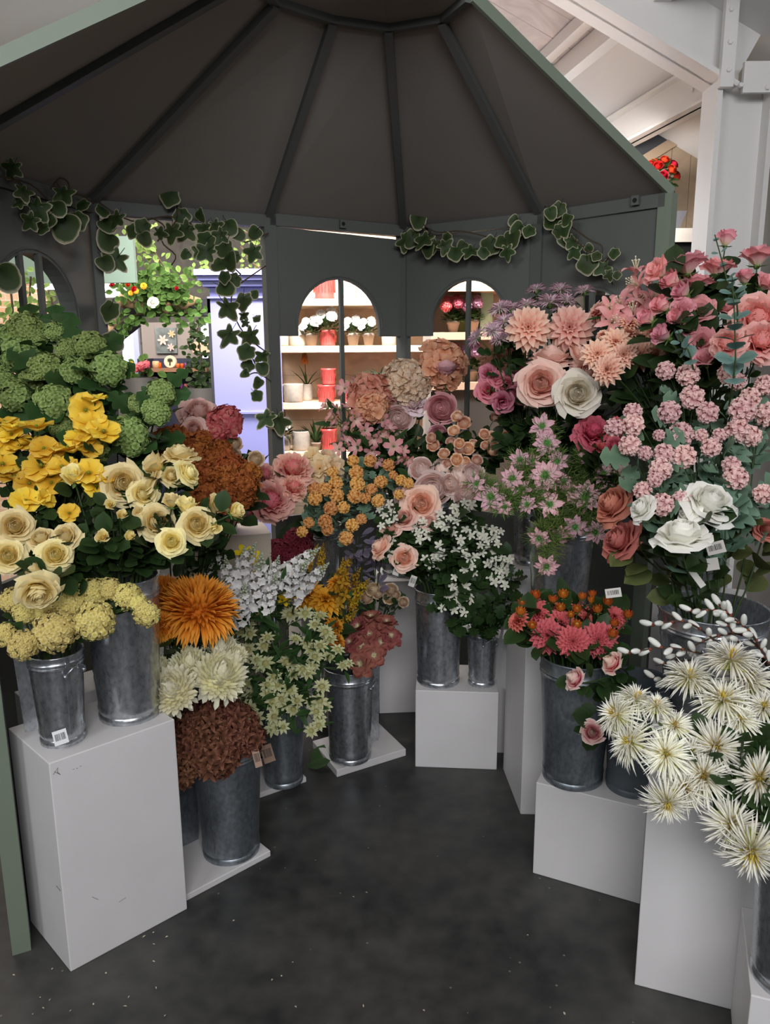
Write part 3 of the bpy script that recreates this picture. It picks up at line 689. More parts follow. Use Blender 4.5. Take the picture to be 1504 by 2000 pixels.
m = MB(); box(m, -7, 5, 12, 12.1, 0, 4.6); struct('wall_far', m, plank_mat('grey boarding', (178, 172, 164), 1.2, 'Z', .7))
m = MB(); box(m, -7.1, -7, -4, 14, 0, 4.6); struct('wall_left', m, plain('shop wall cream', (196, 188, 176), .8))

# ------------------------------------------------------------------ plinths
PLW = plain('plinth white paint', (222, 219, 218), .5, spec=.35, var=.035, scale=5, bump=.03)
PLB = plain('plinth ivory paint', (206, 194, 176), .6, var=.04, scale=5)
def prism(m, A, u, v, z0, h): obox(m, (A[0], A[1], z0), (u[0], u[1], 0), (v[0], v[1], 0), (0, 0, h))
def plinth(label, A, u, v, h, name='display_plinth', mat=None, z0=0.0, cat='plinth', bev=.0025):
    m = MB(); prism(m, (0, 0), u, v, 0, h)
    o = obj(name, m, mat or PLW, loc=(A[0], A[1], z0)); tag(o, label, cat, 'white display plinths' if cat == 'plinth' else 'white base boards')
    b = o.modifiers.new('edge', 'BEVEL'); b.width = bev; b.segments = 2
    return o
PL1 = plinth('tall white plinth beside the green end post, carrying two buckets and a vase', (-.811, 1.681), (.242, .225), (-.184, .18), .585)
plinth('low white board under the bucket of brown sedum', (-.58, 1.937), (.215, .2), (-.27, .29), .02, 'base_board', cat='board')
plinth('small white board under the bucket of greenish astrantia', (-.46, 2.45), (.165, .11), (-.12, .18), .02, 'base_board', cat='board')
plinth('white board under the bucket of dusky hellebores', (-.185, 2.589), (.261, .153), (-.11, .22), .03, 'base_board', cat='board')
plinth('tall ivory plinth behind the white stocks, near the lavender cabinet', (-.76, 2.66), (.338, .1), (-.06, .2), .894, mat=PLB)
plinth('square white plinth in the centre under the bucket of white stephanotis', (.109, 2.66), (.306, -.025), (.02, .25), .313)
plinth('white plinth in shade behind the central plinth', (-.03, 3.1), (.3, .02), (-.02, .22), .6)
plinth('tall narrow white plinth under the bucket of nigella', (.455, 2.35), (.28, -.012), (-.015, .29), .614)
plinth('low white plinth under the bucket of salmon dahlias', (.44, 2.05), (.28, -.137), (.122, .25), .303)
plinth('tall white plinth behind the white spider mums', (.614, 1.63), (.34, -.125), (.075, .2), .645)
plinth('low white plinth under the bucket of white spider mums', (.82, 1.553), (.30, -.11), (-.095, -.25), .285)
plinth('white plinth hidden behind the tall corner plinth, under the yellow poppies', (-.99, 1.985), (.27, .243), (-.1, .11), .58)
plinth('low white plinth in the shade under the rust hydrangeas', (-.72, 2.32), (.26, .08), (-.075, .25), .3)
plinth('white plinth in the shade under the orange pompoms', (-.34, 2.94), (.22, .12), (-.07, .13), .5)
plinth('white plinth in the shade under the blush dahlias', (.42, 2.76), (.3, -.02), (.02, .22), .75)
plinth('white plinth in the shade under the pink lilies', (.86, 2.36), (.26, -.11), (.1, .24), .75)
plinth('white plinth in the shade under the widest bucket', (.78, 1.95), (.3, -.11), (.09, .24), .45)

# ------------------------------------------------------------------ buckets
GAL = galvanized('galvanised steel', (158, 162, 166), (206, 210, 214), .27)
GALD = galvanized('weathered zinc', (126, 134, 140), (162, 170, 176), .38, .85)
BK = {}
def bucket(key, label, x, y, z0, rb, rt, h, mat=None, handles=False, seam=None, rz=0.0, dent=None):
    r = empty('flower_bucket', (x, y, z0), label, 'bucket', 'galvanised flower buckets', rz)
    R = lambda z: rb+(rt-rb)*z/h
    mt = mat or GAL
    m = MB(); t = .003
    prof = [(0, .006), (rb-.004, .006), (rb-.004, 0), (rb+.003, 0), (rb+.004, .012), (R(.018)-.001, .018), (R(.03)+.003, .032), (R(.045), .045)]
    k = 14
    prof += [(R(z), z) for z in np.linspace(.06, h*.84, k)]
    zr = h*.86; w = max(.008, h*.022)
    for j in range(2): prof += [(R(zr), zr), (R(zr)+.0035, zr+w*.5), (R(zr), zr+w)]; zr += w*1.25
    prof += [(R(h-.006), h-.006), (rt+.003, h-.004), (rt+.003, h), (rt-.003, h), (R(h*.5)-t, h*.5), (rb-t, .02), (0, .02)]
    lathe(m, prof, 48)
    if dent:
        for A_ in m.v:
            for p in A_:
                w = math.exp(-((math.atan2(p[1], p[0])-dent[0])/.34)**2-((p[2]-dent[1]*h)/(.10*h))**2); p[0] *= 1-.16*w; p[1] *= 1-.16*w
    obj('bucket_body', m, mt, r, smooth=True).modifiers.new('split', 'EDGE_SPLIT').split_angle = .9
    m = MB(); V = []
    lathe(m, [(rt+.002, h-.003), (rt+.0045, h), (rt+.002, h+.003), (rt-.001, h)], 40); obj('rim', m, mt, r, smooth=True)
    if seam is not None:
        m = MB(); a = seam; d = Vector((math.cos(a), math.sin(a), 0)); s = Vector((-d.y, d.x, 0))
        b0 = d*(R(.04)-.001); b1 = d*(R(h*.98)-.001)+Vector((0, 0, h*.98-.04))
        obox(m, tuple(b0-s*.005+Vector((0, 0, .04))), tuple(s*.01), tuple(d*.0035), tuple(b1-b0)); obj('seam', m, mt, r)
    if handles:
        for a in handles:
            m = MB(); d = Vector((math.cos(a), math.sin(a), 0)); s = Vector((-d.y, d.x, 0)); zc = h*.80
            pts = [d*(R(zc)+.003)-s*.028+Vector((0, 0, zc)), d*(R(zc)+.012)-s*.024+Vector((0, 0, zc+.012)), d*(R(zc)+.018)+Vector((0, 0, zc+.03)), d*(R(zc)+.012)+s*.024+Vector((0, 0, zc+.012)), d*(R(zc)+.003)+s*.028+Vector((0, 0, zc))]
            tube(m, pts, .0026, 6); hd = obj('handle', m, mt, r, smooth=True)
            for p in (pts[0], pts[-1]):
                m = MB(); ball(m, tuple(p), .006, 8, 5); obj('rivet', m, mt, hd, smooth=True)
    BK[key] = (Vector((x, y, z0)), rb, rt, h)
    return r
def vase(key, label, x, y, z0, wb, wt, h, rz, mat=None):
    r = empty('zinc_vase', (x, y, z0), label, 'vase', 'square zinc vases', rz)
    m = MB(); t = .003
    V = []
    for (w, z) in ((wb, 0), (wt, h), (wt-t*2, h), (wb-t*2, .01)):
        V += [(-w/2, -w/2, z), (w/2, -w/2, z), (w/2, w/2, z), (-w/2, w/2, z)]
    fs = [(3, 2, 1, 0)]+[(i*4+k, i*4+(k+1) % 4, (i+1)*4+(k+1) % 4, (i+1)*4+k) for i in range(3) for k in range(4)]+[(12, 13, 14, 15)]
    m.add(V, fs); obj('vase_body', m, mat or GALD, r)
    m = MB()
    for k in range(4):
        a = Vector(V[4+k]); b = Vector(V[4+(k+1) % 4]); tube(m, [a, b], .003, 6)
    obj('rim', m, mat or GALD, r, smooth=True)
    BK[key] = (Vector((x, y, z0)), wb*.5, wt*.5, h)
bucket('b1', 'small galvanised bucket with wire handle at the front of the tall plinth', -.826, 1.805, .585, .052, .066, .24, handles=(-.5, 2.64), seam=-.75)
bucket('b2', 'wide galvanised bucket beneath the cream yellow roses', -.70, 1.945, .585, .078, .1, .39, seam=2.3)
vase('b3', 'square zinc vase behind the small handled bucket', -.915, 1.885, .585, .075, .095, .3, .3, GAL)
bucket('b4', 'galvanised bucket holding yellow poppies near the gazebo wall', -.95, 2.1, .58, .05, .075, .37)
bucket('b4b', 'galvanised bucket holding green hydrangeas near the gazebo wall', -.835, 2.19, .58, .05, .075, .37)
bucket('b5', 'galvanised bucket of brown sedum on the low board', -.49, 2.15, .02, .085, .107, .385, GALD, seam=-2.0)
vase('b5b', 'dark square zinc vase in the gap behind the tall plinth', -.672, 2.2, .02, .095, .12, .43, .75)
bucket('b6', 'galvanised bucket under the greenish astrantia', -.375, 2.545, .02, .066, .086, .37, GALD)
bucket('b7', 'shiny galvanised bucket under the dusky hellebores', -.14, 2.695, .03, .077, .094, .37, handles=(-.25, 2.9), seam=.4)
vase('b8', 'slim square zinc vase behind the hellebore bucket', -.085, 2.845, .03, .09, .105, .36, .2, GAL)
bucket('b9', 'galvanised bucket on the central plinth under white stephanotis', .2, 2.75, .313, .078, .09, .37)
bucket('b10', 'little galvanised bucket with wire handle on the central plinth', .362, 2.722, .313, .047, .058, .215, handles=(-1.2, 1.94), seam=-1.5)
bucket('b11', 'dented galvanised bucket under the salmon dahlias', .555, 2.085, .303, .085, .107, .385, GALD, seam=-1.15, handles=(-.35,), dent=(-1.85, .7))
bucket('b12', 'dull grey zinc bucket beside the dented bucket', .715, 2.03, .303, .07, .088, .33, plain('dull zinc', (96, 104, 110), .55, .35, var=.12, scale=30))
bucket('b13', 'galvanised bucket under the pink nigella', .59, 2.5, .614, .085, .11, .38, seam=-1.3)
bucket('b14', 'widest galvanised bucket under the white roses', .905, 2.02, .45, .095, .145, .4, handles=(-1.9,))
bucket('b15', 'galvanised bucket of white spider mums nearest the camera', .84, 1.345, .285, .085, .107, .385, seam=-2.6)
bucket('b16', 'galvanised bucket behind the cream stocks in shade', -.57, 2.46, .3, .055, .07, .34)
bucket('b17', 'galvanised bucket under the rust hydrangeas in shade', -.68, 2.42, .3, .045, .06, .34)
bucket('b18', 'galvanised bucket of raspberry peonies on the ivory plinth', -.62, 2.82, .894, .06, .075, .2)
bucket('b19', 'galvanised bucket under the apricot pompoms in shade', -.25, 3.05, .5, .05, .07, .36)
bucket('b20', 'galvanised bucket under the peach hydrangeas in shade', .05, 3.22, .6, .06, .08, .34)
bucket('b21', 'galvanised bucket under the pale pink peonies in shade', .2, 3.2, .6, .055, .075, .34)
bucket('b22', 'galvanised bucket under the blush dahlias in shade', .57, 2.86, .75, .07, .09, .36)
bucket('b23', 'galvanised bucket under the pink lilies in shade', 1.03, 2.44, .75, .075, .095, .36)
vase('b24', 'slim zinc vase of pussy willow on the tall plinth', .885, 1.66, .645, .06, .075, .2, .3)
# ------------------------------------------------------------------ flowers: every stem is a thing of its own
ORD = 'first second third fourth fifth sixth seventh eighth ninth tenth eleventh twelfth thirteenth'.split()
ROWN = {1: [''], 2: ['upper', 'lower'], 3: ['upper', 'middle', 'lower'], 4: ['top', 'second', 'third', 'bottom'], 5: ['top', 'second', 'middle', 'fourth', 'bottom'],
        6: ['top', 'second', 'third', 'fourth', 'fifth', 'bottom'], 7: ['top', 'second', 'third', 'fourth', 'fifth', 'sixth', 'bottom']}
LMS = {'L': ('green end post', 1), 'M': ('lavender cabinet', 1), 'R': ('white column', -1)}
LEAFK = {
 'rose': dict(L=.046, W=.034, um=.45, tip=.6, fold=.1, droop=.25, mat=LEAFDARK),
 'ovate': dict(L=.075, W=.05, um=.45, tip=.75, fold=.12, droop=.3, mat=LEAFDARK),
 'broad': dict(L=.095, W=.075, lobes=3, um=.4, tip=.6, fold=.08, droop=.25, mat=LEAFMID),
 'lobed': dict(L=.075, W=.075, lobes=3, um=.5, tip=.5, fold=.06, droop=.2, mat=LEAFGREY),
 'lance': dict(L=.07, W=.02, um=.4, tip=1.0, fold=.15, droop=.3, mat=LEAFMID),
 'mum': dict(L=.06, W=.04, lobes=2, um=.5, tip=.5, fold=.06, droop=.3, mat=LEAFDARK),
 'darklobed': dict(L=.06, W=.055, lobes=3, um=.5, tip=.5, fold=.06, droop=.25, mat=LEAFDARK),
 'olive': dict(L=.07, W=.05, um=.45, tip=.7, fold=.1, droop=.3, mat=LEAFOLIVE),
 'lav': dict(L=.05, W=.022, um=.55, tip=.6, fold=.1, droop=.2, mat=LEAFLAV),
 'smalldark': dict(L=.036, W=.026, um=.45, tip=.7, fold=.1, droop=.2, mat=LEAFDARK),
}
BLOOMS = []; SC = 1.16
_q = Vector((-.811, 1.681, 0)); _d = Vector((.242, .225, 0)).normalized(); _n = Vector((_d.y, -_d.x, 0))
for pts in ([(104, 1513), (113, 1499), (112, 1508), (118, 1513), (106, 1507)], [(142, 1503), (145, 1502)], [(149, 1501), (152, 1500)], [(156, 1497), (159, 1496)], [(180, 1752), (192, 1757)], [(232, 1762), (246, 1753)], [(110, 1730), (118, 1740)]):
    m = MB(); tube(m, [at_plane(x, y, _q+_n*.0006, _n)-Vector(PL1.location) for x, y in pts], .0006, 4); obj('pen_scribble' if pts[0][1] < 1600 else 'scuff', m, plain('pencil grey', (110, 108, 106), .8), PL1)
def bez(p0, p1, p2, p3, n):
    return [p0*(1-t)**3+p1*3*t*(1-t)**2+p2*3*t*t*(1-t)+p3*t**3 for t in [i/n for i in range(1, n+1)]]
def foliage_mb(m, path, n, kd, rg, lo=.0, origin=Vector((0, 0, 0)), sc=1.0, hi=.93):
    k = {a: b for a, b in kd.items() if a not in ('mat', 'L', 'W')}
    for i in range(n):
        q = (lo+(hi-lo)*(i+rg.random())/n)*(len(path)-1); j = min(int(q), len(path)-2); p = path[j].lerp(path[j+1], q-j)
        t = (path[j+1]-path[j]).normalized(); a = rg.uniform(0, 2*PI)
        s = t.orthogonal().normalized(); s = Quaternion(t, a) @ s
        tc = (CAM-p).normalized()
        ax = (s*1.0+t*.45+tc*.35+Vector((0, 0, .15))).normalized()
        nrm = (tc*.7+Vector((0, 0, .8))+Vector((rg.uniform(-.6, .6), rg.uniform(-.6, .6), rg.uniform(-.4, .4))))
        z = sc*rg.uniform(.7, 1.2); off = p-origin+ax*.018*z
        leafshape(m, kd['L']*z, kd['W']*z, R=leaf_rot(ax, nrm), off=tuple(off), **k)
def feather_mb(m, path, rg, n=70, origin=Vector((0, 0, 0))):
    for i in range(n):
        q = (.35+.65*rg.random())*(len(path)-1); j = min(int(q), len(path)-2); p = path[j].lerp(path[j+1], q-j)
        d = Vector((rg.gauss(0, 1), rg.gauss(0, 1), rg.gauss(.25, .8))).normalized(); L = rg.uniform(.03, .07)
        e = p+d*L; s = Vector((rg.gauss(0, 1), rg.gauss(0, 1), rg.gauss(0, 1))); s = (s-d*s.dot(d)).normalized()
        mid = p+d*L*.55
        for (b, e2) in ((p, e), (mid, mid+(d+s*.9).normalized()*L*.5), (mid, mid+(d-s*.9).normalized()*L*.45), (p.lerp(mid, .5), p.lerp(mid, .5)+(d+s.cross(d)*.9).normalized()*L*.5)):
            w = s.cross(d).normalized()*.0012
            b, e3 = b-origin, e2-origin
            m.add([tuple(b-w), tuple(b+w), tuple(e3+w*.5), tuple(e3-w*.5)], [(0, 1, 2, 3)], .6)
def parse(s):
    out = []
    for it in s.replace('\n', ' ').split(';'):
        it = it.strip()
        if not it: continue
        lab = None
        if '|' in it: it, lab = it.split('|'); lab = lab.strip()
        a = it.split(','); fl = ''.join(ch for ch in a[2] if ch.isalpha()); d = float(''.join(ch for ch in a[2] if not ch.isalpha()))
        out.append([float(a[0]), float(a[1]), d, fl, lab])
    return out
def rowlabels(items, desc, lm, bunch):
    """items: list of (x, y); one label each, counted from a landmark row by row"""
    n = len(items); name, sgn = LMS[lm]
    nr = 1 if n <= 4 else max(2, min(7, round(math.sqrt(n*.8)))) if n > 9 else 2
    order = sorted(range(n), key=lambda i: items[i][1]); per = math.ceil(n/nr); out = {}
    nr = math.ceil(n/per)
    for r in range(nr):
        row = sorted(order[r*per:(r+1)*per], key=lambda i: items[i][0]*sgn)
        for k, i in enumerate(row):
            rn = ROWN[nr][r]
            out[i] = f"{desc}, {ORD[k]} from the {name}" + (f" in the {rn} row" if rn else '') + (f" {bunch}" if bunch else '')
    return out
def bunch(name, desc, group, data, kinds, Y, base, leaf='rose', nl=9, lm='L', where='', face=(.75, .4, .3), spray=0, stem=STEMG, sr=.0028, lsc=1.0, flo=0.1, fhi=.93, feather=0, cat='flower', seed=3, alt=None, wob=.02, cone=1.0, long=False, twig=False, jit=.25, bs=1.0):
    rg = random.Random(seed+len(data)); H = parse(data)
    ys = [h[1] for h in H]; y0, y1 = min(ys), max(ys)
    bp, rb, rt, bh = BK[base]
    P3 = []
    for h in H:
        q = (h[1]-y0)/max(1, y1-y0); yy = Y[0]+(Y[1]-Y[0])*q+rg.uniform(-1, 1)*wob
        p = at_y(h[0], h[1], yy); P3.append(p)
    cen = sum(P3, Vector())/len(P3); spread = max(.05, max((p-cen).length for p in P3))
    if spray:
        left = list(range(len(H))); groups = []
        while left:
            a = min(left, key=lambda i: H[i][0]+.6*H[i][1]); left.remove(a)
            g = [a]+sorted(left, key=lambda i: (P3[i]-P3[a]).length)[:spray-1]
            for i in g[1:]: left.remove(i)
            groups.append(g)
    else: groups = [[i] for i in range(len(H))]
    labs = rowlabels([(sum(H[i][0] for i in g)/len(g), sum(H[i][1] for i in g)/len(g)) for g in groups], desc, lm, where)
    used = []
    for gi, g in enumerate(groups):
        gc = sum((P3[i] for i in g), Vector())/len(g)
        a = rg.uniform(0, 2*PI); rr = rb*.6*math.sqrt(rg.random())
        dv = Vector((gc.x-bp.x, gc.y-bp.y, 0)); dn = dv.normalized() if dv.length > 1e-4 else Vector((1, 0, 0))
        b0 = bp+Vector((rr*math.cos(a), rr*math.sin(a), .012))
        b1 = bp+Vector((0, 0, bh+.01))+dn*min(dv.length*.5, rt*.68)+Vector((rg.uniform(-1, 1), rg.uniform(-1, 1), 0))*rt*.18
        lab = None
        for i in g:
            if H[i][4]: lab = H[i][4]
        root = empty(name, tuple(b0), lab or labs[gi], cat, group)
        def headdir(i):
            p = P3[i]; tc = (CAM-p).normalized(); out = (p-cen)/spread; fl = H[i][3]
            d = tc*face[0]+Vector((0, 0, face[1]))+out*face[2]+Vector((rg.uniform(-jit, jit), rg.uniform(-jit, jit), rg.uniform(-jit, jit)))
            if 'f' in fl: d = tc+Vector((rg.uniform(-.1, .1), 0, .15))
            if 'u' in fl: d = tc*.15+Vector((rg.uniform(-.15, .15), 0, 1))
            if 'd' in fl: d = tc*.8+Vector((rg.uniform(-.2, .2), 0, -.5))
            if 'l' in fl: d = tc*.25+Vector((-.8, 0, .5))
            if 'r' in fl: d = tc*.25+Vector((.8, 0, .5))
            return d.normalized()
        dirs = {i: headdir(i) for i in g}; size = {i: H[i][2]*(SC if len(g) == 1 else SC*.97)*bs*depth(P3[i])/F for i in g}
        if len(g) == 1:
            i = g[0]; hd = dirs[i]; end = P3[i]-hd*size[i]*(.24 if not long else .0)
            Ls = (end-b1).length; path = [b0, b1]+bez(b1, b1+((b1-b0).normalized()*.5+dn*.1)*Ls*.6, end-hd*Ls*.22, end, 8)
            paths = [path]; main = path
        else:
            node = b1.lerp(gc, .62)+Vector((0, 0, .03)); Ls = (node-b1).length
            main = [b0, b1]+bez(b1, b1+(b1-b0).normalized()*Ls*.4, node-(gc-b1).normalized()*Ls*.3, node, 5); paths = [main]
            for i in g:
                end = P3[i]-dirs[i]*size[i]*.24; Lb = (end-node).length
                paths.append([node]+bez(node, node+(gc-b1).normalized()*Lb*.35, end-dirs[i]*Lb*.35, end, 5))
        sm = MB()
        for k, pth in enumerate(paths):
            r_ = sr if k == 0 else sr*.6
            tube(sm, [p-b0 for p in pth], [r_*(1.1-.35*j/(len(pth)-1)) for j in range(len(pth))], 5, .5)
        obj('stem', sm, stem, root, smooth=True)
        if leaf and nl:
            fm = MB(); kd = LEAFK[leaf]
            fp = main[1:] if len(g) == 1 else main[1:]+[gc]
            foliage_mb(fm, fp, nl, kd, rg, flo, b0, lsc, fhi)
            if len(g) > 1:
                for pth in paths[1:]: foliage_mb(fm, pth, 2, kd, rg, .0, b0, lsc*.8, .8)
            obj('foliage', fm, kd['mat'], root, smooth=True)
        if feather:
            fm = MB()
            for pth in paths[1:]: feather_mb(fm, pth, rg, feather, b0)
            feather_mb(fm, main[2:], rg, feather, b0)
            obj('feathery_foliage', fm, LEAFFEATHER, root)
        for i in (g if kinds else ()):
            kn = kinds
            if alt and 'b' in H[i][3]: kn = alt
            vs = KINDS[kn]; v = vs[rg.randrange(len(vs))]; made = []
            for (pn, me, par) in v:
                if par is None:
                    o = link(pn if not cat == 'branch' else 'catkin', me, root, tuple(P3[i]-b0)); o.rotation_mode = 'QUATERNION'; o.rotation_quaternion = basis(dirs[i], rg.uniform(0, 6)); s = size[i]
                    o.scale = (s*cone, s*cone, s)
                else: o = link(pn, me, made[par])
                made.append(o)
        BLOOMS.append((root, gc))
    return
def spikes(name, desc, group, data, kn, Y, base, lm='M', leaf=None, nl=0, where='', seed=5, wid=1.0, cat='flower'):
    """data: x0,y0 (foot) > x1,y1 (tip)"""
    rg = random.Random(seed); bp, rb, rt, bh = BK[base]; its = []
    for s in data.replace('\n', ' ').split(';'):
        if s.strip():
            lab = None
            if '|' in s: s, lab = s.split('|')
            its.append(tuple(float(x) for x in s.split(','))+((lab or '').strip(),))
    labs = rowlabels([((a+c)/2, (b+d)/2) for a, b, c, d, l in its], desc, lm, where)
    for k, (xa, ya, xb, yb, lab) in enumerate(its):
        yy = Y[0]+(Y[1]-Y[0])*rg.random(); p0 = at_y(xa, ya, yy); p1 = at_y(xb, yb, yy+rg.uniform(-.08, .02)); L = (p1-p0).length; d = (p1-p0).normalized()
        b0 = bp+Vector((rg.uniform(-1, 1)*rb*.4, rg.uniform(-1, 1)*rb*.4, .012)); dv = Vector((p0.x-bp.x, p0.y-bp.y, 0))
        b1 = bp+Vector((0, 0, bh+.01))+(dv.normalized() if dv.length > 1e-4 else Vector())*min(dv.length*.5, rt*.68)
        Ls = (p0-b1).length
        root = empty(name, tuple(b0), lab or labs[k], cat, group)
        path = [b0, b1]+bez(b1, b1+(b1-b0).normalized()*Ls*.35, p0-d*Ls*.3, p0, 7)
        m = MB(); tube(m, [p-b0 for p in path], .0025, 5, .5); obj('stem', m, STEMG, root, smooth=True)
        if leaf:
            m = MB(); foliage_mb(m, path[1:], nl, LEAFK[leaf], rg, .1, b0); obj('foliage', m, LEAFK[leaf]['mat'], root, smooth=True)
        v = KINDS[kn][rg.randrange(2)]; made = []
        for (pn, me, par) in v:
            if par is None:
                o = link(pn, me, root, tuple(p0-b0)); o.rotation_mode = 'QUATERNION'; o.rotation_quaternion = basis(d, rg.uniform(0, 6)); o.scale = (L*wid, L*wid, L)
            else: o = link(pn, me, made[par])
            made.append(o)

# ---- beside the green end post
bunch('hydrangea', 'green ball hydrangea', 'green hydrangeas', '''50,640,66|topmost green hydrangea against the arched window bars;37,685,76;89,716,62;150,725,62;175,675,62|green hydrangea head at the foot of the doorway post;212,720,70|green hydrangea head jutting into the doorway;
32,772,72;105,787,76;105,648,44;132,682,44;252,852,80|large pale green hydrangea hanging above the cream yellow roses;315,767,56|green hydrangea head highest on the doorway side, by a dark cabinet;305,805,56;120,835,46;190,880,48;2,738,50;70,660,40;0,655,50;270,790,40;60,745,50''',
 'green_hydrangea', (2.3, 2.02), 'b4b', 'broad', 10, face=(.6, .6, .3), flo=.55, fhi=1.0, wob=.03, bs=.92)
bunch('poppy', 'frilly yellow poppy', 'yellow poppies', '''167,800,57f|topmost yellow poppy, wide open with green eye;184,775,42u|yellow poppy seen edge on above the topmost open one;178,822,55;203,838,56|yellow poppy turned away over the pale green hydrangea;8,820,46u;32,830,50u;70,828,58u;
10,860,48f;36,866,42;65,857,46u;85,872,46;130,870,58u;155,850,52;172,870,50;5,902,54;78,905,64;120,907,50;172,920,54;28,927,54u;58,943,50f;100,942,46f;50,975,50;70,970,44;92,974,36r;188,945,48;135,1000,36;20,845,40;105,890,40;210,930,30''',
 'poppy', (2.02, 1.84), 'b4', 'mum', 5, face=(.6, .7, .2), flo=.2, wob=.02, lsc=.9)
bunch('rose', 'cream yellow rose', 'cream yellow roses', '''142,928,50b|plump cream rosebud among the yellow poppies;240,944,72f|large open cream rose with loose outer petals above the wide bucket;280,965,50;292,945,52l;300,905,52lb|half-open cream rose facing the wall, under the pale green hydrangea;351,889,60u|topmost cream yellow rose, cupped, before the rust hydrangeas;
367,923,48r;335,929,38;364,987,48ub;335,977,38ub;425,987,48rb|cream bud pointing toward the raspberry peonies;463,998,38rb|cream bud nearest the raspberry peonies;306,1019,62;384,1024,60f|full cream rose with swirled centre nearest the lavender cabinet;335,1058,48f;420,1032,28db;
28,1027,60f|large cream rose touching the photo edge above another, by the green post;15,1085,56f;80,1052,48;127,1050,52;107,1083,56f;75,1157,70d|lowest cream rose, drooping over the cream hydrangeas;66,1116,38lb;200,1048,30b;254,1047,26b;238,1005,24b;215,985,24b;270,1000,26b''',
 'yellow_rose', (1.93, 1.66), 'b2', 'rose', 13, face=(.75, .45, .2), alt='yellow_bud', flo=.05, fhi=.85, wob=.03, lsc=1.1)
bunch('hydrangea', 'small creamy yellow hydrangea', 'creamy yellow hydrangeas', '''25,1172,48;50,1195,46;8,1240,44|creamy yellow hydrangea at the photo edge by the green post;45,1260,56|lowest creamy yellow hydrangea, above the handled bucket's rim;108,1232,80|largest creamy yellow hydrangea, over the handled bucket;185,1212,74|big creamy yellow hydrangea hanging before the wide bucket;135,1180,62;185,1158,56;250,1165,52;287,1200,48d|creamy yellow hydrangea drooping at the wide bucket's far edge;148,1150,46;215,1150,42;86,1195,34;270,1178,34''',
 'cream_hydrangea', (1.8, 1.66), 'b1', 'ovate', 3, face=(.6, .5, .5), flo=.5, wob=.015, lsc=.6)
bunch('hydrangea', 'rust brown ruffled hydrangea', 'rust brown hydrangeas', '''335,870,76|large rust hydrangea behind the topmost cream rose;391,854,44;388,881,52;433,878,36;415,902,56;447,910,52;401,934,58;399,966,62;444,939,54;476,947,52|rust hydrangea head touching the raspberry peonies;487,926,42;473,969,48;316,873,50;425,935,44;440,980,40''',
 'rust_hydrangea', (2.42, 2.22), 'b17', 'ovate', 8, face=(.6, .4, .4), flo=.05, wob=.03)
bunch('rose', 'dusty pink garden rose', 'dusty pink garden roses', '388,804,64|large dusty pink rose above the rust hydrangeas;362,814,42l;378,838,42', 'pink_garden_rose', (2.5, 2.45), 'b17', 'olive', 3, lm='L', where='above the rust hydrangeas', flo=.6)
bunch('hydrangea', 'pink hydrangea with red edges', 'red edged hydrangeas', '441,822,62|pink hydrangea edged with red before the lavender cabinet;423,840,46|smaller red edged hydrangea below the larger one', 'red_edge_hydrangea', (2.5, 2.46), 'b17', 'olive', 3, flo=.6)
bunch('rose', 'dried cream rosebud', 'dried cream rosebuds', '457,868,30|upper dried cream rosebud in front of the lavender cabinet;457,892,30|dried cream rosebud directly below another, before the lavender cabinet;500,897,30|lone dried cream rosebud pointing at the gazebo post;415,857,24|dried cream rosebud among the rust hydrangeas', 'cream_spray_rose', (2.52, 2.5), 'b17', 'olive', 3, flo=.7, lsc=.6)
bunch('peony', 'raspberry pink peony', 'raspberry peonies', '572,913,66|raspberry and cream peony against the gazebo post foot;529,977,74f|largest raspberry peony, wide open, nearest the lavender cabinet;516,926,44;574,950,48;484,998,42;505,947,42;455,1003,34', 'peony', (2.72, 2.58), 'b18', 'ovate', 14, lm='L', face=(.7, .3, .4), flo=.2)
bunch('gladiolus', 'pale peach ruffled bloom', 'pale peach blooms', '623,913,52;650,913,46;610,888,32;598,921,30;640,890,34', 'peach_gladiolus', (2.85, 2.78), 'b19', 'lance', 2, lm='M', flo=.6)
# ---- behind the tall corner plinth
bunch('chrysanthemum', 'orange spiky chrysanthemum', 'orange chrysanthemums', '387,1192,142|huge round orange chrysanthemum with shaggy petals;318,1163,80|orange chrysanthemum half hidden behind the huge one;318,1222,62|lower orange chrysanthemum beside the wide bucket', 'orange_mum', (2.16, 2.06), 'b5b', 'mum', 8, face=(.45, .8, .2), flo=.3, lsc=1.2, wob=.0)
bunch('chrysanthemum', 'cream fluffy chrysanthemum', 'cream chrysanthemums', '429,1320,92|largest cream chrysanthemum with hanging lower petals;370,1299,66;429,1272,64|cream chrysanthemum behind and above the largest;337,1350,86|cream chrysanthemum at the corner of the tall white plinth;311,1306,44;460,1280,40', 'cream_mum', (2.13, 2.0), 'b5b', 'mum', 6, face=(.7, .6, .2), flo=.4, wob=.01)
bunch('sedum', 'brown star flowered sedum', 'brown sedum heads', '404,1379,72;366,1427,72;411,1424,84;463,1413,78;487,1444,62|brown sedum head beside the paper tags;425,1477,82|lowest brown sedum head over the bucket front;353,1503,66|brown sedum head hanging beside the white plinth;446,1462,62;384,1457,62;440,1385,60;395,1490,50', 'sedum', (2.12, 2.0), 'b5', 'smalldark', 3, face=(.7, .5, .5), flo=.5, wob=.01)
bunch('hellebore', 'dusky pink hellebore', 'dusky hellebores', '723,1205,46;700,1224,46;745,1230,50;684,1254,42;708,1262,50|dusky pink hellebore in the bunch centre with pale stamens;741,1256,48;730,1280,46;704,1296,50;763,1242,44|dusky pink hellebore jutting toward the central plinth;722,1240,44;755,1215,40', 'hellebore', (2.7, 2.56), 'b7', 'smalldark', 3, lm='M', face=(.7, .4, .5), flo=.5, wob=.01)
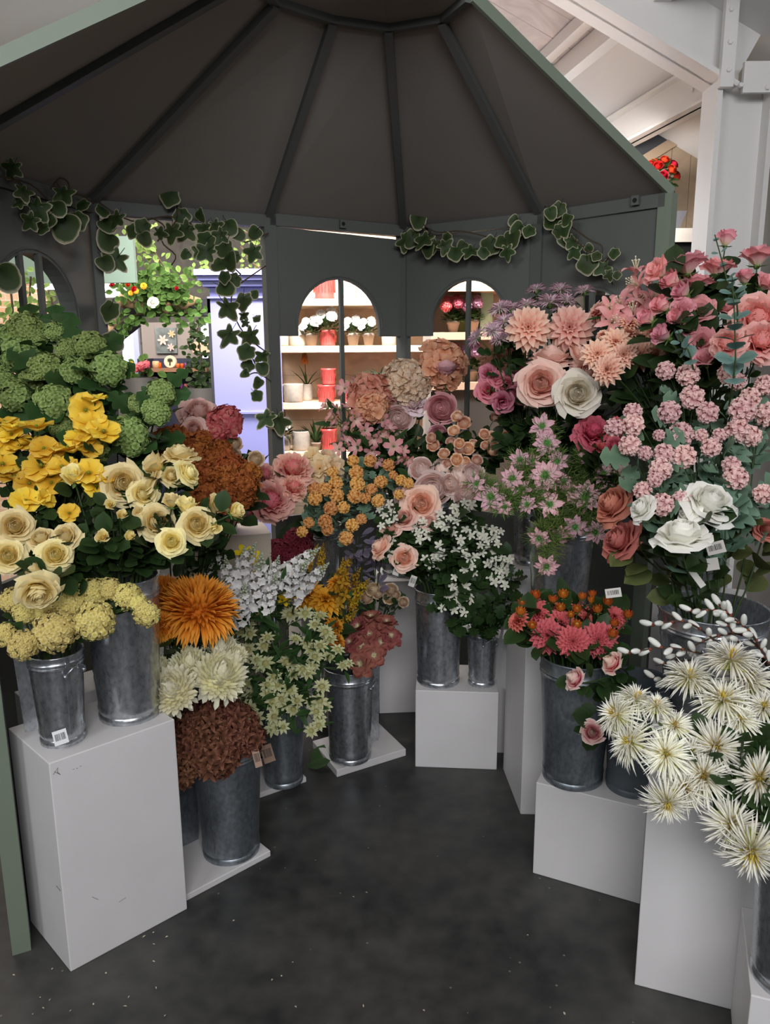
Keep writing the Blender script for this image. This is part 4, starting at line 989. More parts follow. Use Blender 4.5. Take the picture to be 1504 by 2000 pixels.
bunch('astrantia', 'greenish white astrantia spray', 'astrantia sprays', ';'.join('%d,%d,%d' % (280+x/2.892, 1040+y/2.892, s) for x, y, s in [(830,460,30),(915,455,28),(1000,470,26),(970,520,24),(560,480,24),(590,520,26),(600,570,26),(550,560,24),(700,590,24),(500,620,26),(590,660,28),(680,640,26),(570,710,28),(690,740,30),(740,810,26),(660,750,26),(640,720,22),(560,790,24),(580,855,28),(610,920,26),(600,1000,30),(640,1050,28),(700,860,26),(700,910,24),(760,860,26),(830,890,28),(780,940,28),(730,960,28),(800,970,24),(870,950,24),(850,1000,24),(750,1000,26),(740,1040,26),(730,1110,26),(760,1100,24),(790,1100,22),(960,960,26),(1010,870,28),(1000,950,28),(980,1010,26),(1030,980,24),(1000,1050,22),(950,1120,24),(990,1090,24),(930,790,26),(960,750,24),(900,770,26),(850,800,26),(810,730,30),(850,740,26),(970,700,28),(950,660,26),(1000,640,28),(1030,560,28),(1050,600,26),(1100,660,24),(1130,750,22),(1160,740,18),(1050,700,24),(860,600,22),(920,620,24),(700,260,30),(740,280,28),(780,240,24),(760,370,24),(690,380,26),(810,390,20),(640,480,20),(530,920,26),(560,1010,24)]),
 'astrantia', (2.5, 2.3), 'b6', 'lance', 8, lm='M', face=(.6, .6, .4), spray=4, flo=.3, wob=.02, lsc=1.2, bs=1.18)
bunch('dahlia', 'golden yellow dahlia', 'golden dahlias', '602,1161,62|golden dahlia nearest the white stocks;636,1170,62|golden dahlia beneath the forsythia;660,1137,44u|golden dahlia with green bud behind;657,1223,42r;660,1251,38r|lowest golden dahlia behind the hellebores', 'gold_dahlia', (2.72, 2.6), 'b8', 'ovate', 4, lm='M', face=(.6, .5, .3), flo=.4)
spikes('forsythia', 'yellow forsythia sprig', 'forsythia sprigs', '650,1150,690,1080;660,1190,704,1110;668,1180,670,1090;625,1110,632,1060;690,1170,722,1130;655,1230,700,1190;600,1110,622,1062;690,1190,700,1150', 'forsythia', (2.66, 2.8), 'b8', 'M', 'lance', 4)
spikes('stock', 'white stock spike', 'white stocks', '395,1175,372,1105;420,1170,415,1095;450,1180,440,1085;470,1190,478,1068;500,1175,512,1080;525,1150,545,1085;430,1200,400,1120;485,1185,470,1110;540,1130,625,1070;560,1150,600,1095;575,1165,642,1100;520,1190,540,1120;455,1150,500,1060;470,1215,478,1140;440,1130,425,1075', 'white_stock', (2.3, 2.44), 'b16', 'M', 'lance', 4, wid=1.25)
bunch('freesia', 'bright yellow freesia', 'yellow freesias', '477,1078,30;496,1088,28;422,1106,26;505,1166,26;470,1140,22;499,1125,24;430,1100,20;555,1170,22', 'yellow_freesia', (2.46, 2.4), 'b16', None, 0, lm='M', wob=.02)
bunch('hydrangea', 'dark burgundy hydrangea', 'burgundy hydrangeas', '540,1076,48|burgundy hydrangea beside the ivory plinth corner;584,1060,56|burgundy hydrangea in deep shade under the pompoms;565,1090,40', 'burgundy_hydrangea', (2.85, 2.8), 'b19', 'ovate', 5, lm='M')
bunch('marigold', 'apricot pompom spray', 'apricot pompoms', '''615,974,27;633,956,27;613,953,25;656,944,27;658,968,27;646,993,28;671,991,23;696,923,27;698,946,28;693,969,27;725,956,23;744,941,25;739,978,25;713,973,21;706,1014,21;635,1019,27;640,1034,23;688,1026,25;676,1051,27;603,1021,21;590,1039,21;759,908,23;783,938,21;798,944,21;779,966,19;768,928,17;723,900,23;690,900,22;650,922,22''',
 'orange_pompom', (2.78, 2.6), 'b19', 'lobed', 12, lm='M', spray=3, face=(.7, .4, .3), flo=.3, lsc=.75)
bunch('rose', 'tiny dried cream rose', 'dried cream roses', '716,1168,24;729,1151,28;761,1168,24;764,1152,26;788,1176,20;738,1160,20;772,1162,20', 'cream_spray_rose', (2.78, 2.74), 'b8', 'smalldark', 8, lm='M', flo=.3)
bunch('sage', 'dusty mauve leaf spray', 'mauve leaf sprays', '700,1045,14;712,1062,14;690,1075,12;735,1060,14;752,1075,12', None, (2.75, 2.7), 'b8', 'lav', 12, lm='M', flo=.5, fhi=1.0, cat='foliage spray')
# ---- central plinth
bunch('rose', 'salmon pink rose', 'salmon pink roses', '823,984,64f|large salmon pink rose facing the aisle, above white stephanotis;789,1090,44f|salmon rose lowest in the centre, with a price tag beneath;743,1069,44l;763,1032,34;789,1012,42;839,1020,32;805,965,40', 'pink_rose', (2.72, 2.6), 'b9', 'rose', 16, lm='M', flo=.15)
ST = [(763,999,5),(757,1020,2),(763,1056,3),(759,1081,2),(829,1034,8),(879,1029,6),(862,1018,4),(909,996,6),(890,1005,3),(932,1039,6),(965,1049,6),(950,1066,3),(902,1069,4),(852,1095,6),(860,1080,3),(964,1094,3),(982,1104,6),(919,1106,4),(979,1130,5),(886,1127,2),(886,1160,4),(912,1159,5),(899,1184,4),(876,1180,2),(940,1080,3)]
_r = random.Random(8); st = []
for x, y, n in ST:
    for k in range(n):
        a = 2.4*k; rr = 5+4.2*math.sqrt(k)*1.6; st.append('%d,%d,%d' % (x+rr*math.cos(a)-3, y+rr*math.sin(a), _r.randint(17, 21)))
bunch('stephanotis', 'white starry stephanotis sprig', 'white stephanotis', ';'.join(st), 'stephanotis', (2.68, 2.58), 'b9', 'ovate', 12, lm='M', spray=5, face=(.8, .3, .4), flo=.15, wob=.015, sr=.002, lsc=.85)
bunch('ivy', 'dark ivy sprig', 'ivy sprigs', '850,1185,6;880,1200,6;930,1195,6;960,1180,6;975,1215,6;915,1220,6;945,1225,6;990,1160,6;1000,1120,6', None, (2.66, 2.58), 'b10', 'darklobed', 14, lm='M', flo=.2, fhi=1.0, cat='foliage spray', lsc=.8)
bunch('peony', 'pale pink cabbage peony', 'pale pink peonies', '779,818,54f|round pale pink peony highest in the centre;823,916,46;866,914,46;896,929,48;922,926,46;846,956,66f|largest pale pink peony just above a salmon rose;909,966,48;797,970,50;925,950,40;880,945,40', 'pale_peony', (3.02, 2.78), 'b21', 'ovate', 12, lm='M', alt='blush_peony', flo=.2)
bunch('peony', 'near white ruffled peony', 'white peonies', '806,786,48|near white peony tucked between two hydrangeas', 'white_peony', (3.05, 3.05), 'b20', 'rose', 5, lm='M')
bunch('rose', 'mauve quartered rose', 'mauve roses', '862,798,56f|mauve rose with tightly packed petals behind the peach spray roses;856,850,40|mauve rose under the tightly packed one;870,716,46u|mauve rose tucked under the topmost peach hydrangea', 'mauve_rose', (3.04, 2.95), 'b21', 'rose', 7, lm='M')
bunch('hydrangea', 'peach pink hydrangea', 'peach hydrangeas', '723,773,84|peach pink hydrangea standing before the pot shelves;864,712,90|topmost peach hydrangea under the middle arched window;725,795,60', 'peach_hydrangea', (3.1, 3.0), 'b20', 'ovate', 6, lm='M')
bunch('hydrangea', 'ivory hydrangea', 'ivory hydrangeas', '793,748,88|broad ivory hydrangea between two peach hydrangeas', 'ivory_hydrangea', (3.08, 3.08), 'b20', 'ovate', 6, lm='M')
bunch('bellflower', 'pale pink bellflower stem', 'pink bellflowers', '''630,790,25l;641,810,25l;653,800,23;668,756,27;694,738,27;703,803,28;698,822,27;712,815,24;693,873,28;660,876,23;769,870,32f;749,851,26;730,862,26d;765,775,24;783,900,23;800,902,21;726,886,26d;680,858,25;763,832,24;650,822,24l;680,790,24;716,840,24;675,835,22;748,820,22;737,905,22d;790,880,20''',
 'bellflower', (3.06, 2.86), 'b20', 'lance', 9, lm='M', spray=4, face=(.6, .1, .5), flo=.3, jit=.5, lsc=1.3)
bunch('rose', 'peach spray rose stem', 'peach spray roses', '''892,813,22;906,826,26;886,841,22;897,814,18;846,870,23;842,856,20;899,876,23;914,876,25;897,866,20;867,886,22;892,898,24;909,903,21;932,899,22;961,856,29;946,848,20;962,881,22;1015,840,22;969,816,21;985,815,19;925,866,18;880,862,18;948,870,18;875,905,20;990,850,18''',
 'small_pink_rose', (2.92, 2.84), 'b21', 'rose', 20, lm='M', spray=3, flo=.2, lsc=1.3)
# ---- towards the white column
bunch('sweet_pea', 'hot pink frilled bloom', 'hot pink blooms', '952,762,46;988,754,46;1005,739,42;982,786,42;952,727,32;1023,715,32;1018,769,42;970,740,34', 'sweet_pea', (2.82, 2.72), 'b22', 'rose', 16, lm='R', face=(.8, .1, .4))
bunch('hydrangea', 'faded brown pink hydrangea', 'faded hydrangeas', '979,715,72|faded brown pink hydrangea beneath the lilac spider mums', 'brown_hydrangea', (2.9, 2.9), 'b22', 'ovate', 5, lm='R')
bunch('rose', 'big pink rose', 'big pink roses', '1056,748,76f|big pale pink rose in full face beside the ivory rose;1077,700,74u|big pink rose seen from the side above the full-faced one;1128,693,54r;1149,729,62|big pink rose half hidden behind the ivory rose', 'big_pink_rose', (2.62, 2.52), 'b22', 'rose', 20, lm='R')
bunch('rose', 'ivory rose', 'ivory roses', '1128,768,74f|ivory rose in full bloom beneath the coral dahlias', 'ivory_rose', (2.46, 2.46), 'b22', 'rose', 16, lm='R')
bunch('dahlia', 'blush pink dahlia', 'blush pink dahlias', '1032,640,78f|blush dahlia with drooping petals nearest the middle arched window;1113,640,80f|large blush dahlia with cream centre before the lilac spider mums;1167,610,50l|small blush dahlia beside the pink lilies', 'pink_dahlia', (2.66, 2.6), 'b22', 'ovate', 12, lm='R')
bunch('chrysanthemum', 'lilac tipped spider mum', 'lilac spider mums', '1047,563,40u;1095,563,48u;1140,566,42u;1074,587,58;1029,593,44;1107,584,46;1000,600,48;976,600,48;985,626,50;928,658,44l|lilac tipped spider mum jutting before the middle arched window;961,644,44;976,661,44;1101,605,52;1010,622,40', 'lilac_spider_mum', (2.8, 2.68), 'b22', 'mum', 4, lm='R', face=(.4, .8, .3), flo=.5)
bunch('dahlia', 'coral and cream dahlia', 'coral cream dahlias', '1203,667,52;1248,661,54;1167,691,54;1185,722,52|lowest coral and cream dahlia beside the ivory rose;1218,693,48;1251,691,52;1281,694,48;1230,630,34b;1278,646,42;1176,653,22b|coral dahlia bud opening beside the blush dahlias;1300,680,38;1228,650,34', 'coral_dahlia', (2.45, 2.36), 'b23', 'ovate', 4, lm='R', face=(.6, .5, .3), bs=1.15, flo=.3)
bunch('lily', 'pink lily', 'pink lilies', '1242,518,52u|topmost pink lily with pale stamens against the gazebo panel;1236,553,56l;1209,590,54;1200,625,56;1236,603,56;1282,572,60;1250,585,46;1270,600,50;1190,600,40', 'lily', (2.54, 2.44), 'b23', 'lance', 6, lm='R', face=(.55, .35, .5), jit=.4)
bunch('lisianthus', 'pink lisianthus', 'pink lisianthus', '''1342,508,68u|large upright pink lisianthus before the shelf's black gap;1280,527,54l;1310,547,48lb;1362,549,58u;1330,568,44lb;1420,463,42ub|topmost lisianthus bud against the white column;1480,494,60u|open lisianthus bloom on the white column's far side;1402,518,58u;1262,620,42lb|lisianthus bud lying over the coral dahlias;1367,605,58;1292,653,44lb;1370,668,54f;1375,698,44;1290,596,44lb;1498,550,44;1335,600,44;1420,600,44;1455,540,36b;1345,640,40;1320,620,40b''',
 'lisianthus', (2.36, 2.2), 'b23', 'ovate', 7, lm='R', face=(.5, .6, .3), alt='lisianthus_bud', flo=.35, lsc=1.2)
bunch('rose', 'coral ruffled rose', 'coral roses', '1480,622,84f|large coral rose at the photo edge behind eucalyptus;1488,664,74|coral rose at the photo edge under the larger one;1420,670,54', 'coral_rose', (2.2, 2.1), 'b23', 'rose', 7, lm='R')
bunch('geranium', 'pale pink pompom spray', 'pink pompom sprays', '''1300,724,35;1344,732,42;1352,776,44;1382,806,40;1307,805,42;1236,805,34;1237,830,40;1199,835,35;1230,870,40;1330,849,46;1297,887,39;1336,892,44;1389,874,36;1260,885,27;1450,801,48;1465,777,38;1441,841,44;1467,852,38;1500,810,46;1495,752,38;1422,730,38;1440,745,32;1290,917,42;1287,850,22;1256,958,34;1291,986,44;1331,978,38;1437,933,44;1428,909,34;1491,965,37;1279,937,28;1405,850,26;1370,850,24''',
 'pink_pompom', (2.12, 1.9), 'b14', 'lobed', 14, lm='R', spray=3, face=(.8, .3, .3), flo=.35, lsc=.95)
bunch('peony', 'raspberry red peony', 'raspberry red peonies', '1160,842,64|raspberry red peony above the nigella;1212,836,54|raspberry red peony behind the pink pompoms;1177,873,28bu|raspberry peony bud under the larger peonies;1200,870,30', 'red_peony', (2.46, 2.4), 'b13', 'ovate', 14, lm='R')
bunch('nigella', 'pink nigella spray', 'pink nigella', '''1059,832,47;1068,865,50;1089,901,40;1065,928,60f;1000,934,44;958,970,54f;1018,955,42;1015,898,40;1143,970,60f;1119,958,42;1074,985,48f;1179,925,42;1218,922,42;1149,892,34;1056,961,37;1053,1051,42d;1090,1047,42d;1123,1029,44;1163,1040,42;1068,1106,46d;930,945,34;1030,985,36;1100,940,34;1190,960,36;985,990,30;1040,900,30''',
 'nigella', (2.5, 2.3), 'b13', None, 0, lm='R', spray=3, face=(.9, .15, .3), feather=110)
bunch('rose', 'dusty terracotta rose', 'terracotta roses', '1197,986,74l|upper dusty terracotta rose beside the white roses;1211,1056,74l|lower dusty terracotta rose, above the salmon dahlias;1430,1008,54|terracotta rose in shade behind a white rose;1498,1034,44', 'terracotta_rose', (2.05, 1.98), 'b14', 'olive', 10, lm='R', flo=.1, lsc=1.2)
bunch('rose', 'large white rose', 'white roses', '1385,981,90|upper large white rose, opening toward the pompoms;1331,1045,90u|lower large white rose above the widest bucket;1253,993,50l|white rose half hidden by pink pompoms;1345,1003,46l', 'white_rose', (1.9, 1.82), 'b14', 'rose', 12, lm='R', flo=.05, lsc=1.35)
bunch('dahlia', 'salmon pink dahlia', 'salmon dahlias', '1070,1242,54f;1119,1253,52f;1169,1250,57f|salmon dahlia above the pale edged rose, nearest the pussy willow;1096,1215,46;1050,1200,50;1010,1212,40l|salmon dahlia reaching toward the narrow plinth;1042,1177,40;1072,1192,44;1115,1178,36;1200,1204,40;1145,1208,36;1095,1180,34;1165,1195,36;1025,1195,34', 'coral_pink_dahlia', (2.2, 1.98), 'b11', 'ovate', 7, lm='R', face=(.65, .5, .3), flo=.2, bs=1.18)
bunch('dahlia_bud', 'orange dahlia bud', 'orange dahlia buds', '1046,1162,23;1100,1161,23;1020,1177,19;1017,1194,22;1080,1170,21;1095,1187,21;1040,1222,20;1127,1190,20;1137,1165,19;1156,1172,19;1157,1160,18;1167,1190,22;1187,1176,21;1127,1220,21;1115,1201,17;1197,1237,23;1227,1200,21;1200,1217,20', 'dahlia_bud', (2.16, 1.98), 'b11', None, 0, lm='R', face=(.25, 1, .2))
bunch('rose', 'two tone rosebud', 'two tone roses', '1122,1326,44l|pink and white rosebud leaning on the dented bucket;1195,1295,46l|pink and white rosebud below the salmon dahlias;1157,1430,44f|pink rose with swirled heart at the dented bucket side', 'two_tone_rose', (1.92, 1.84), 'b12', 'rose', 12, lm='R', flo=.15, lsc=1.1, wob=0)
bunch('leaf_spray', 'dark green leaf spray among pink blooms', 'leaf sprays among the pink blooms', '995,862,6;1012,872,6;1130,835,6;1165,790,6;1225,775,6;1190,745,6;1255,800,6;1100,850,6;1020,830,6', None, (2.88, 2.78), 'b22', 'rose', 26, lm='R', flo=.25, fhi=1.0, cat='foliage spray', lsc=1.25)
bunch('leaf_spray', 'dark green leaf spray among pale peonies', 'leaf sprays among the pale peonies', '805,878,6;825,855,6;835,890,6;690,905,6;760,915,6;745,850,6;875,930,6;955,885,6', None, (3.14, 3.08), 'b20', 'ovate', 18, lm='M', flo=.25, fhi=1.0, cat='foliage spray')
# pussy willow: branches with catkins
PW = [('1490,1370;1400,1290;1300,1265;1215,1280', 'pussy willow branch reaching lowest, toward the salmon dahlias'), ('1500,1340;1420,1270;1340,1215;1262,1225', 'pussy willow branch arching over the wide bucket front'),
      ('1500,1330;1440,1250;1400,1195;1340,1195', 'topmost pussy willow branch across the wide bucket'), ('1480,1400;1380,1350;1320,1330;1270,1325', 'lowest pussy willow branch, just above the white mums'),
      ('1504,1300;1470,1240;1430,1205;1404,1180', 'pussy willow branch rising beside the white rose stem'), ('1504,1290;1450,1240;1380,1250;1310,1290', 'pussy willow branch curving behind the topmost white mum'), ('1504,1350;1440,1320;1370,1290;1280,1300', 'pussy willow branch in the middle of the bunch')]
_r = random.Random(4); bp, rb, rt, bh = BK['b24']
def cat_rom(pts, n):
    P_ = [pts[0]]+pts+[pts[-1]]; out = []
    for i in range(1, len(P_)-2):
        for k in range(n):
            t = k/n; a, b, c, d = P_[i-1:i+3]
            out.append(.5*((2*b)+(c-a)*t+(2*a-5*b+4*c-d)*t*t+(3*b-a-3*c+d)*t**3))
    return out+[pts[-1]]
for s, lab in PW:
    yb = _r.uniform(1.58, 1.68); pts = [at_y(*[float(v) for v in q.split(',')], yb-.0*k) for k, q in enumerate(s.split(';'))]
    b0 = bp+Vector((_r.uniform(-.012, .012), _r.uniform(-.012, .012), .012)); b1 = bp+Vector((_r.uniform(-.02, .02), _r.uniform(-.02, .02), bh+.01))
    root = empty('pussy_willow', tuple(b0), lab, 'branch', 'pussy willow branches')
    path = [b0]+cat_rom([b1]+pts, 6); m = MB(); tube(m, [p-b0 for p in path], [.0035*(1.1-.7*j/len(path)) for j in range(len(path))], 5, .5); obj('twig', m, STEMW, root, smooth=True)
    for k in range(13):
        q = .3+.7*(k+.5)/13; j = q*(len(path)-2); i = int(j); p = path[i].lerp(path[i+1], j-i); t = (path[i+1]-path[i]).normalized()
        n = (t.orthogonal()); n = Quaternion(t, k*2.4+_r.uniform(-.4, .4)) @ n.normalized(); d = (t*.8+n*.75).normalized(); L = _r.uniform(.028, .036)
        v = KINDS['catkin'][k % 2]; o = link('catkin', v[0][1], root, tuple(p+d*L*.52-b0)); o.rotation_mode = 'QUATERNION'; o.rotation_quaternion = basis(d); o.scale = (L, L, L)
        link('husk', v[1][1], o)
# white spider mums nearest the camera
bunch('chrysanthemum', 'white spider mum', 'white spider mums', '''1244,1362,76u|white spider mum highest on the side of the pink rosebuds;1201,1394,84l|white spider mum reaching furthest over the dull grey bucket;1227,1447,88l|white spider mum hanging lowest over the dull grey bucket;1283,1376,62u|white spider mum turned away behind the highest side one;1347,1318,92u|white spider mum with green sepals just below the pussy willow;1429,1282,96u|topmost white spider mum against the wide bucket;1461,1324,104;1412,1362,102;1446,1402,74;1318,1416,66;1301,1472,90;1398,1460,104f;1375,1516,102f;1338,1538,84;1304,1572,88d|lowest white spider mum on the side of the low plinth;1483,1520,110f|white spider mum with wide flat face at the photo edge;1429,1612,98|white spider mum above the lowest one, with leaves beside;1469,1668,116d|lowest white spider mum, over the nearest bucket;1349,1470,66;1492,1378,66''',
 'white_spider_mum', (1.52, 1.24), 'b15', 'mum', 6, lm='R', face=(.75, .45, .35), flo=.15, fhi=.5, lsc=.9, wob=.03, sr=.0032, bs=1.1)
# eucalyptus: round leaves in pairs
def eucalyptus(lab, pts, Y, pairs, size, base='b23'):
    rg = random.Random(int(pts[0][0])); bp, rb, rt, bh = BK[base]; P_ = [at_y(x, y, Y) for x, y in pts]
    b0 = bp+Vector((.01, -.01, .012)); b1 = bp+Vector((0.02, -.03, bh+.01)); root = empty('eucalyptus', tuple(b0), lab, 'branch', 'eucalyptus branches')
    path = cat_rom([b0, b1]+P_, 6); m = MB(); tube(m, [p-b0 for p in path], [.0035*(1-.6*j/len(path)) for j in range(len(path))], 5, .5); obj('twig', m, STEMG, root, smooth=True)
    n0 = 12
    for k in range(pairs):
        q = n0+(len(path)-1-n0)*(k+.2)/pairs; i = min(int(q), len(path)-2); p = path[i].lerp(path[i+1], q-i); t = (path[i+1]-path[i]).normalized(); s = t.orthogonal().normalized(); s = Quaternion(t, k*PI/2+.4) @ s
        for sg in (1, -1):
            m = MB(); z = size*(1-.55*k/pairs); ax = (s*sg+t*.35+(CAM-p).normalized()*.3).normalized()
            leafshape(m, z, z*.92, um=.5, tip=.5, fold=.06, droop=.1, R=leaf_rot(ax, t+(CAM-p).normalized()*.5), off=tuple(p-b0+ax*.004)); obj('leaf', m, LEAFEUC, root, smooth=True)
eucalyptus('tall eucalyptus branch with round blue green leaves over the coral roses', [(1432, 745), (1435, 640), (1430, 540)], 2.02, 9, .056)
eucalyptus('short eucalyptus sprig above the pink pompoms', [(1352, 712), (1335, 680), (1325, 645)], 2.08, 5, .038)
eucalyptus('eucalyptus tip rising beside the white column', [(1440, 640), (1418, 540), (1396, 458)], 2.1, 7, .03)
# price tags hanging from stems
PAPER = plain('paper label', (206, 202, 194), .7); KRAFT = plain('kraft paper label', (158, 130, 112), .75); INK = plain('ink', (30, 30, 30), .7); CLEAR = plain('clear film', (176, 176, 178), .2)
def price_tag(px, py, Y, w, h, ang, label=None, code=True, mat=None):
    p = at_y(px, py, Y); d = depth(p)/F; w *= d; h *= d
    root = min(BLOOMS, key=lambda b: (b[1]-p).length)[0]
    tc = (CAM-p).normalized(); s = tc.cross(Vector((0, 0, -1))).normalized(); s = Quaternion(tc, math.radians(ang)) @ s; u = tc.cross(s)
    R = np.array([[s[i], u[i], tc[i]] for i in range(3)]); b0 = root.location
    a = MB(); box(a, -w/2, w/2, -h/2, h/2, -.0006, .0006); m = MB(); m.merge(a, R, tuple(p-Vector(b0))); t = obj('price_tag', m, mat or PAPER, root)
    if code:
        a = MB(); x = -w*.36; r = random.Random(int(px))
        while x < w*.36: b = w*r.choice((.02, .035, .05)); box(a, x, x+b, -h*.2, h*.28, .0006, .0010); x += b+w*r.choice((.03, .045))
        m = MB(); m.merge(a, R, tuple(p-Vector(b0))); obj('barcode', m, INK, t)
for a in ((1398, 1070, 1.86, 34, 24, 20), (1390, 1102, 1.88, 26, 24, 15, None, False), (1362, 1130, 1.85, 12, 38, 40, None, False), (1198, 1158, 1.95, 30, 18, 12), (910, 1228, 2.6, 22, 14, 18), (966, 1236, 2.6, 22, 16, -10, None, False), (990, 1240, 2.6, 14, 18, -8, None, False), (775, 1113, 2.62, 12, 22, -18), (806, 1135, 2.62, 12, 22, -20), (523, 1472, 2.3, 22, 34, 15, None, True, KRAFT), (502, 1481, 2.02, 14, 34, 12, None, True, KRAFT), (118, 1440, 1.74, 26, 28, 8, None, True, CLEAR)):
    price_tag(*a)
# ------------------------------------------------------------------ ivy garlands along the eaves
IVYM = petal_mat('variegated ivy leaf', (44, 58, 32), (58, 76, 42), (70, 88, 50), (216, 208, 178), trans=.2, rough=.5)
VINE = plain('vine brown', (74, 60, 42), .8)
def ivy_leaf_mesh(rg, k):
    m = MB(); N = 30; V = [(0, 0, 0)]; T = [0.0]
    for ring, (f, t) in enumerate(((.45, .33), (.84, .66), (1.0, 1.0))):
        for i in range(N):
            a = 2*PI*i/N-PI/2; b = (a+PI/2)
            r = .36+.11*math.cos(5*b/1.0+PI)*(1 if k != 2 else .35)+.1*math.cos(b+PI)
            if k == 1: r = .38+.05*math.cos(3*b+PI)+.12*math.cos(b+PI)
            r = max(.16, r)*(1+rg.uniform(-.03, .03))
            x, y = r*f*math.cos(a), r*f*math.sin(a)
            V.append((x, y+.3, .10*f*f*math.cos(2*a+.6)-.12*(f*abs(math.cos(a)))**2)); T.append(t)
    V[0] = (0, .3, 0)
    fs = [(0, 1+i, 1+(i+1) % N) for i in range(N)]
    for r in range(2):
        o = 1+r*N; fs += [(o+i, o+N+i, o+N+(i+1) % N, o+(i+1) % N) for i in range(N)]
    m.add(V, fs, T); tube(m, [(0, -.12, .02), (0, .0, 0), (0, .3, .006)], .012, 4, .3)
    return m.mesh('ivy leaf', [IVYM], True)
_r = random.Random(21); IVY = [ivy_leaf_mesh(_r, k % 3) for k in range(6)]
def garland(label, vines, leaves, i, off=.06, Y=None, group='ivy garlands', name='ivy_garland'):
    a, d, n, Ln = wallbasis(i); r = random.Random(int(leaves[0][0]))
    P = (lambda x, y, o=off: at_plane(x, y, a+n*o, n)) if Y is None else (lambda x, y, o=0: at_y(x, y, Y-o*.5))
    org = P(vines[0][0][0], vines[0][0][1]); root = empty(name, tuple(org), label, 'garland', group)
    for vn in vines:
        pts = [P(x, y)-org for x, y in vn]; pts = [p+Vector((r.uniform(-.008, .008), r.uniform(-.01, .01), r.uniform(-.008, .008))) for p in pts]
        m = MB(); tube(m, cat_rom(pts, 4), .0028, 5); obj('vine', m, VINE, root, smooth=True)
    for lf in leaves:
        x, y, s = lf[:3]; p = P(x, y, off+r.uniform(0, .04)); z = s*depth(p)/F*1.35
        tc = (CAM-p).normalized(); ax = Vector((r.uniform(-.8, .8), r.uniform(-.3, .1), -.7+r.uniform(-.4, .5))); nm = tc+Vector((r.uniform(-.7, .7), r.uniform(-.4, .4), r.uniform(-.3, .7)))
        R = leaf_rot(ax, nm); o = link('leaf', IVY[r.randrange(6)], root)
        M3 = Matrix([list(R[k]) for k in range(3)]); o.rotation_mode = 'QUATERNION'; o.rotation_quaternion = M3.to_quaternion(); o.scale = (z, z, z)
        o.location = p-org-M3 @ Vector((0, .3*z, 0))
garland('variegated ivy garland over the arched window beside the gazebo opening', [[(-10, 345), (60, 360), (110, 395), (150, 380), (186, 400)], [(20, 345), (70, 385), (100, 430)], [(100, 370), (120, 345), (138, 365), (128, 410)]],
        [(25, 326, 36), (122, 375, 40), (128, 432, 58), (162, 398, 34), (72, 405, 44), (45, 372, 34), (88, 425, 46), (60, 430, 36), (5, 530, 60), (85, 445, 30), (110, 400, 36), (150, 425, 40), (40, 395, 26)], 1)
garland('variegated ivy garland hanging across the doorway with a trailing strand beside the lavender cabinet', [[(186, 395), (260, 430), (330, 420), (380, 440), (430, 490), (470, 540)], [(430, 480), (455, 540), (455, 600), (480, 650), (525, 690)], [(350, 395), (345, 430), (320, 470), (340, 495), (330, 520)], [(520, 455), (480, 475), (455, 460)], [(520, 520), (480, 545), (458, 560)], [(210, 430), (215, 480), (205, 500)], [(525, 745), (505, 730), (480, 735)], [(480, 650), (492, 700), (510, 730)], [(310, 470), (322, 440), (300, 430)]],
        [(333, 380, 40), (200, 408, 30), (228, 425, 36), (205, 435, 34), (213, 463, 46), (262, 448, 32), (282, 440, 34), (280, 462, 30), (335, 450, 42), (365, 448, 42), (355, 418, 36), (388, 418, 28), (400, 445, 34), (445, 438, 36), (405, 468, 40), (432, 458, 32), (462, 455, 28), (500, 452, 28), (495, 490, 36), (405, 490, 38), (440, 480, 40), (445, 505, 38), (430, 515, 30), (393, 490, 32), (365, 495, 22),
         (228, 505, 46), (203, 508, 36), (215, 602, 46), (223, 663, 46), (438, 538, 28), (435, 560, 36), (460, 545, 30), (475, 583, 42), (443, 598, 44), (497, 572, 18), (448, 652, 44), (490, 655, 40), (483, 683, 38), (515, 695, 30), (485, 710, 28), (512, 715, 28), (505, 745, 24), (480, 728, 20), (500, 770, 26), (475, 615, 20), (500, 620, 18), (520, 815, 40), (545, 820, 44), (480, 630, 16), (310, 455, 26), (460, 500, 28), (420, 440, 30)], 2, .05)
garland('short ivy garland over the panel between the two middle arched windows', [[(790, 460), (815, 440), (860, 465), (910, 490), (960, 490), (1010, 465), (1045, 445)], [(820, 430), (850, 455), (900, 455), (960, 460)]],
        [(817, 425, 34), (792, 470, 34), (805, 462, 38), (830, 465, 40), (835, 483, 30), (850, 478, 28), (868, 480, 32), (890, 490, 34), (920, 488, 32), (960, 475, 40), (985, 470, 32), (1000, 460, 36), (1015, 445, 30), (1008, 430, 24), (1035, 448, 28), (990, 490, 30), (945, 490, 26), (905, 478, 24), (872, 462, 22)], 4)
garland('ivy garland trailing down the gazebo panel toward the pink lilies', [[(1065, 405), (1095, 420), (1115, 460), (1150, 490), (1180, 510), (1195, 560)], [(1120, 440), (1150, 470), (1175, 480), (1178, 510), (1195, 500)]],
        [(1093, 405, 32), (1078, 425, 42), (1100, 440, 40), (1105, 462, 34), (1120, 488, 32), (1075, 412, 26), (1147, 510, 42), (1180, 522, 32), (1118, 470, 28), (1200, 492, 24), (1167, 498, 22), (1190, 535, 22), (1205, 535, 18), (1148, 483, 18), (1108, 425, 26), (1090, 450, 30)], 5)

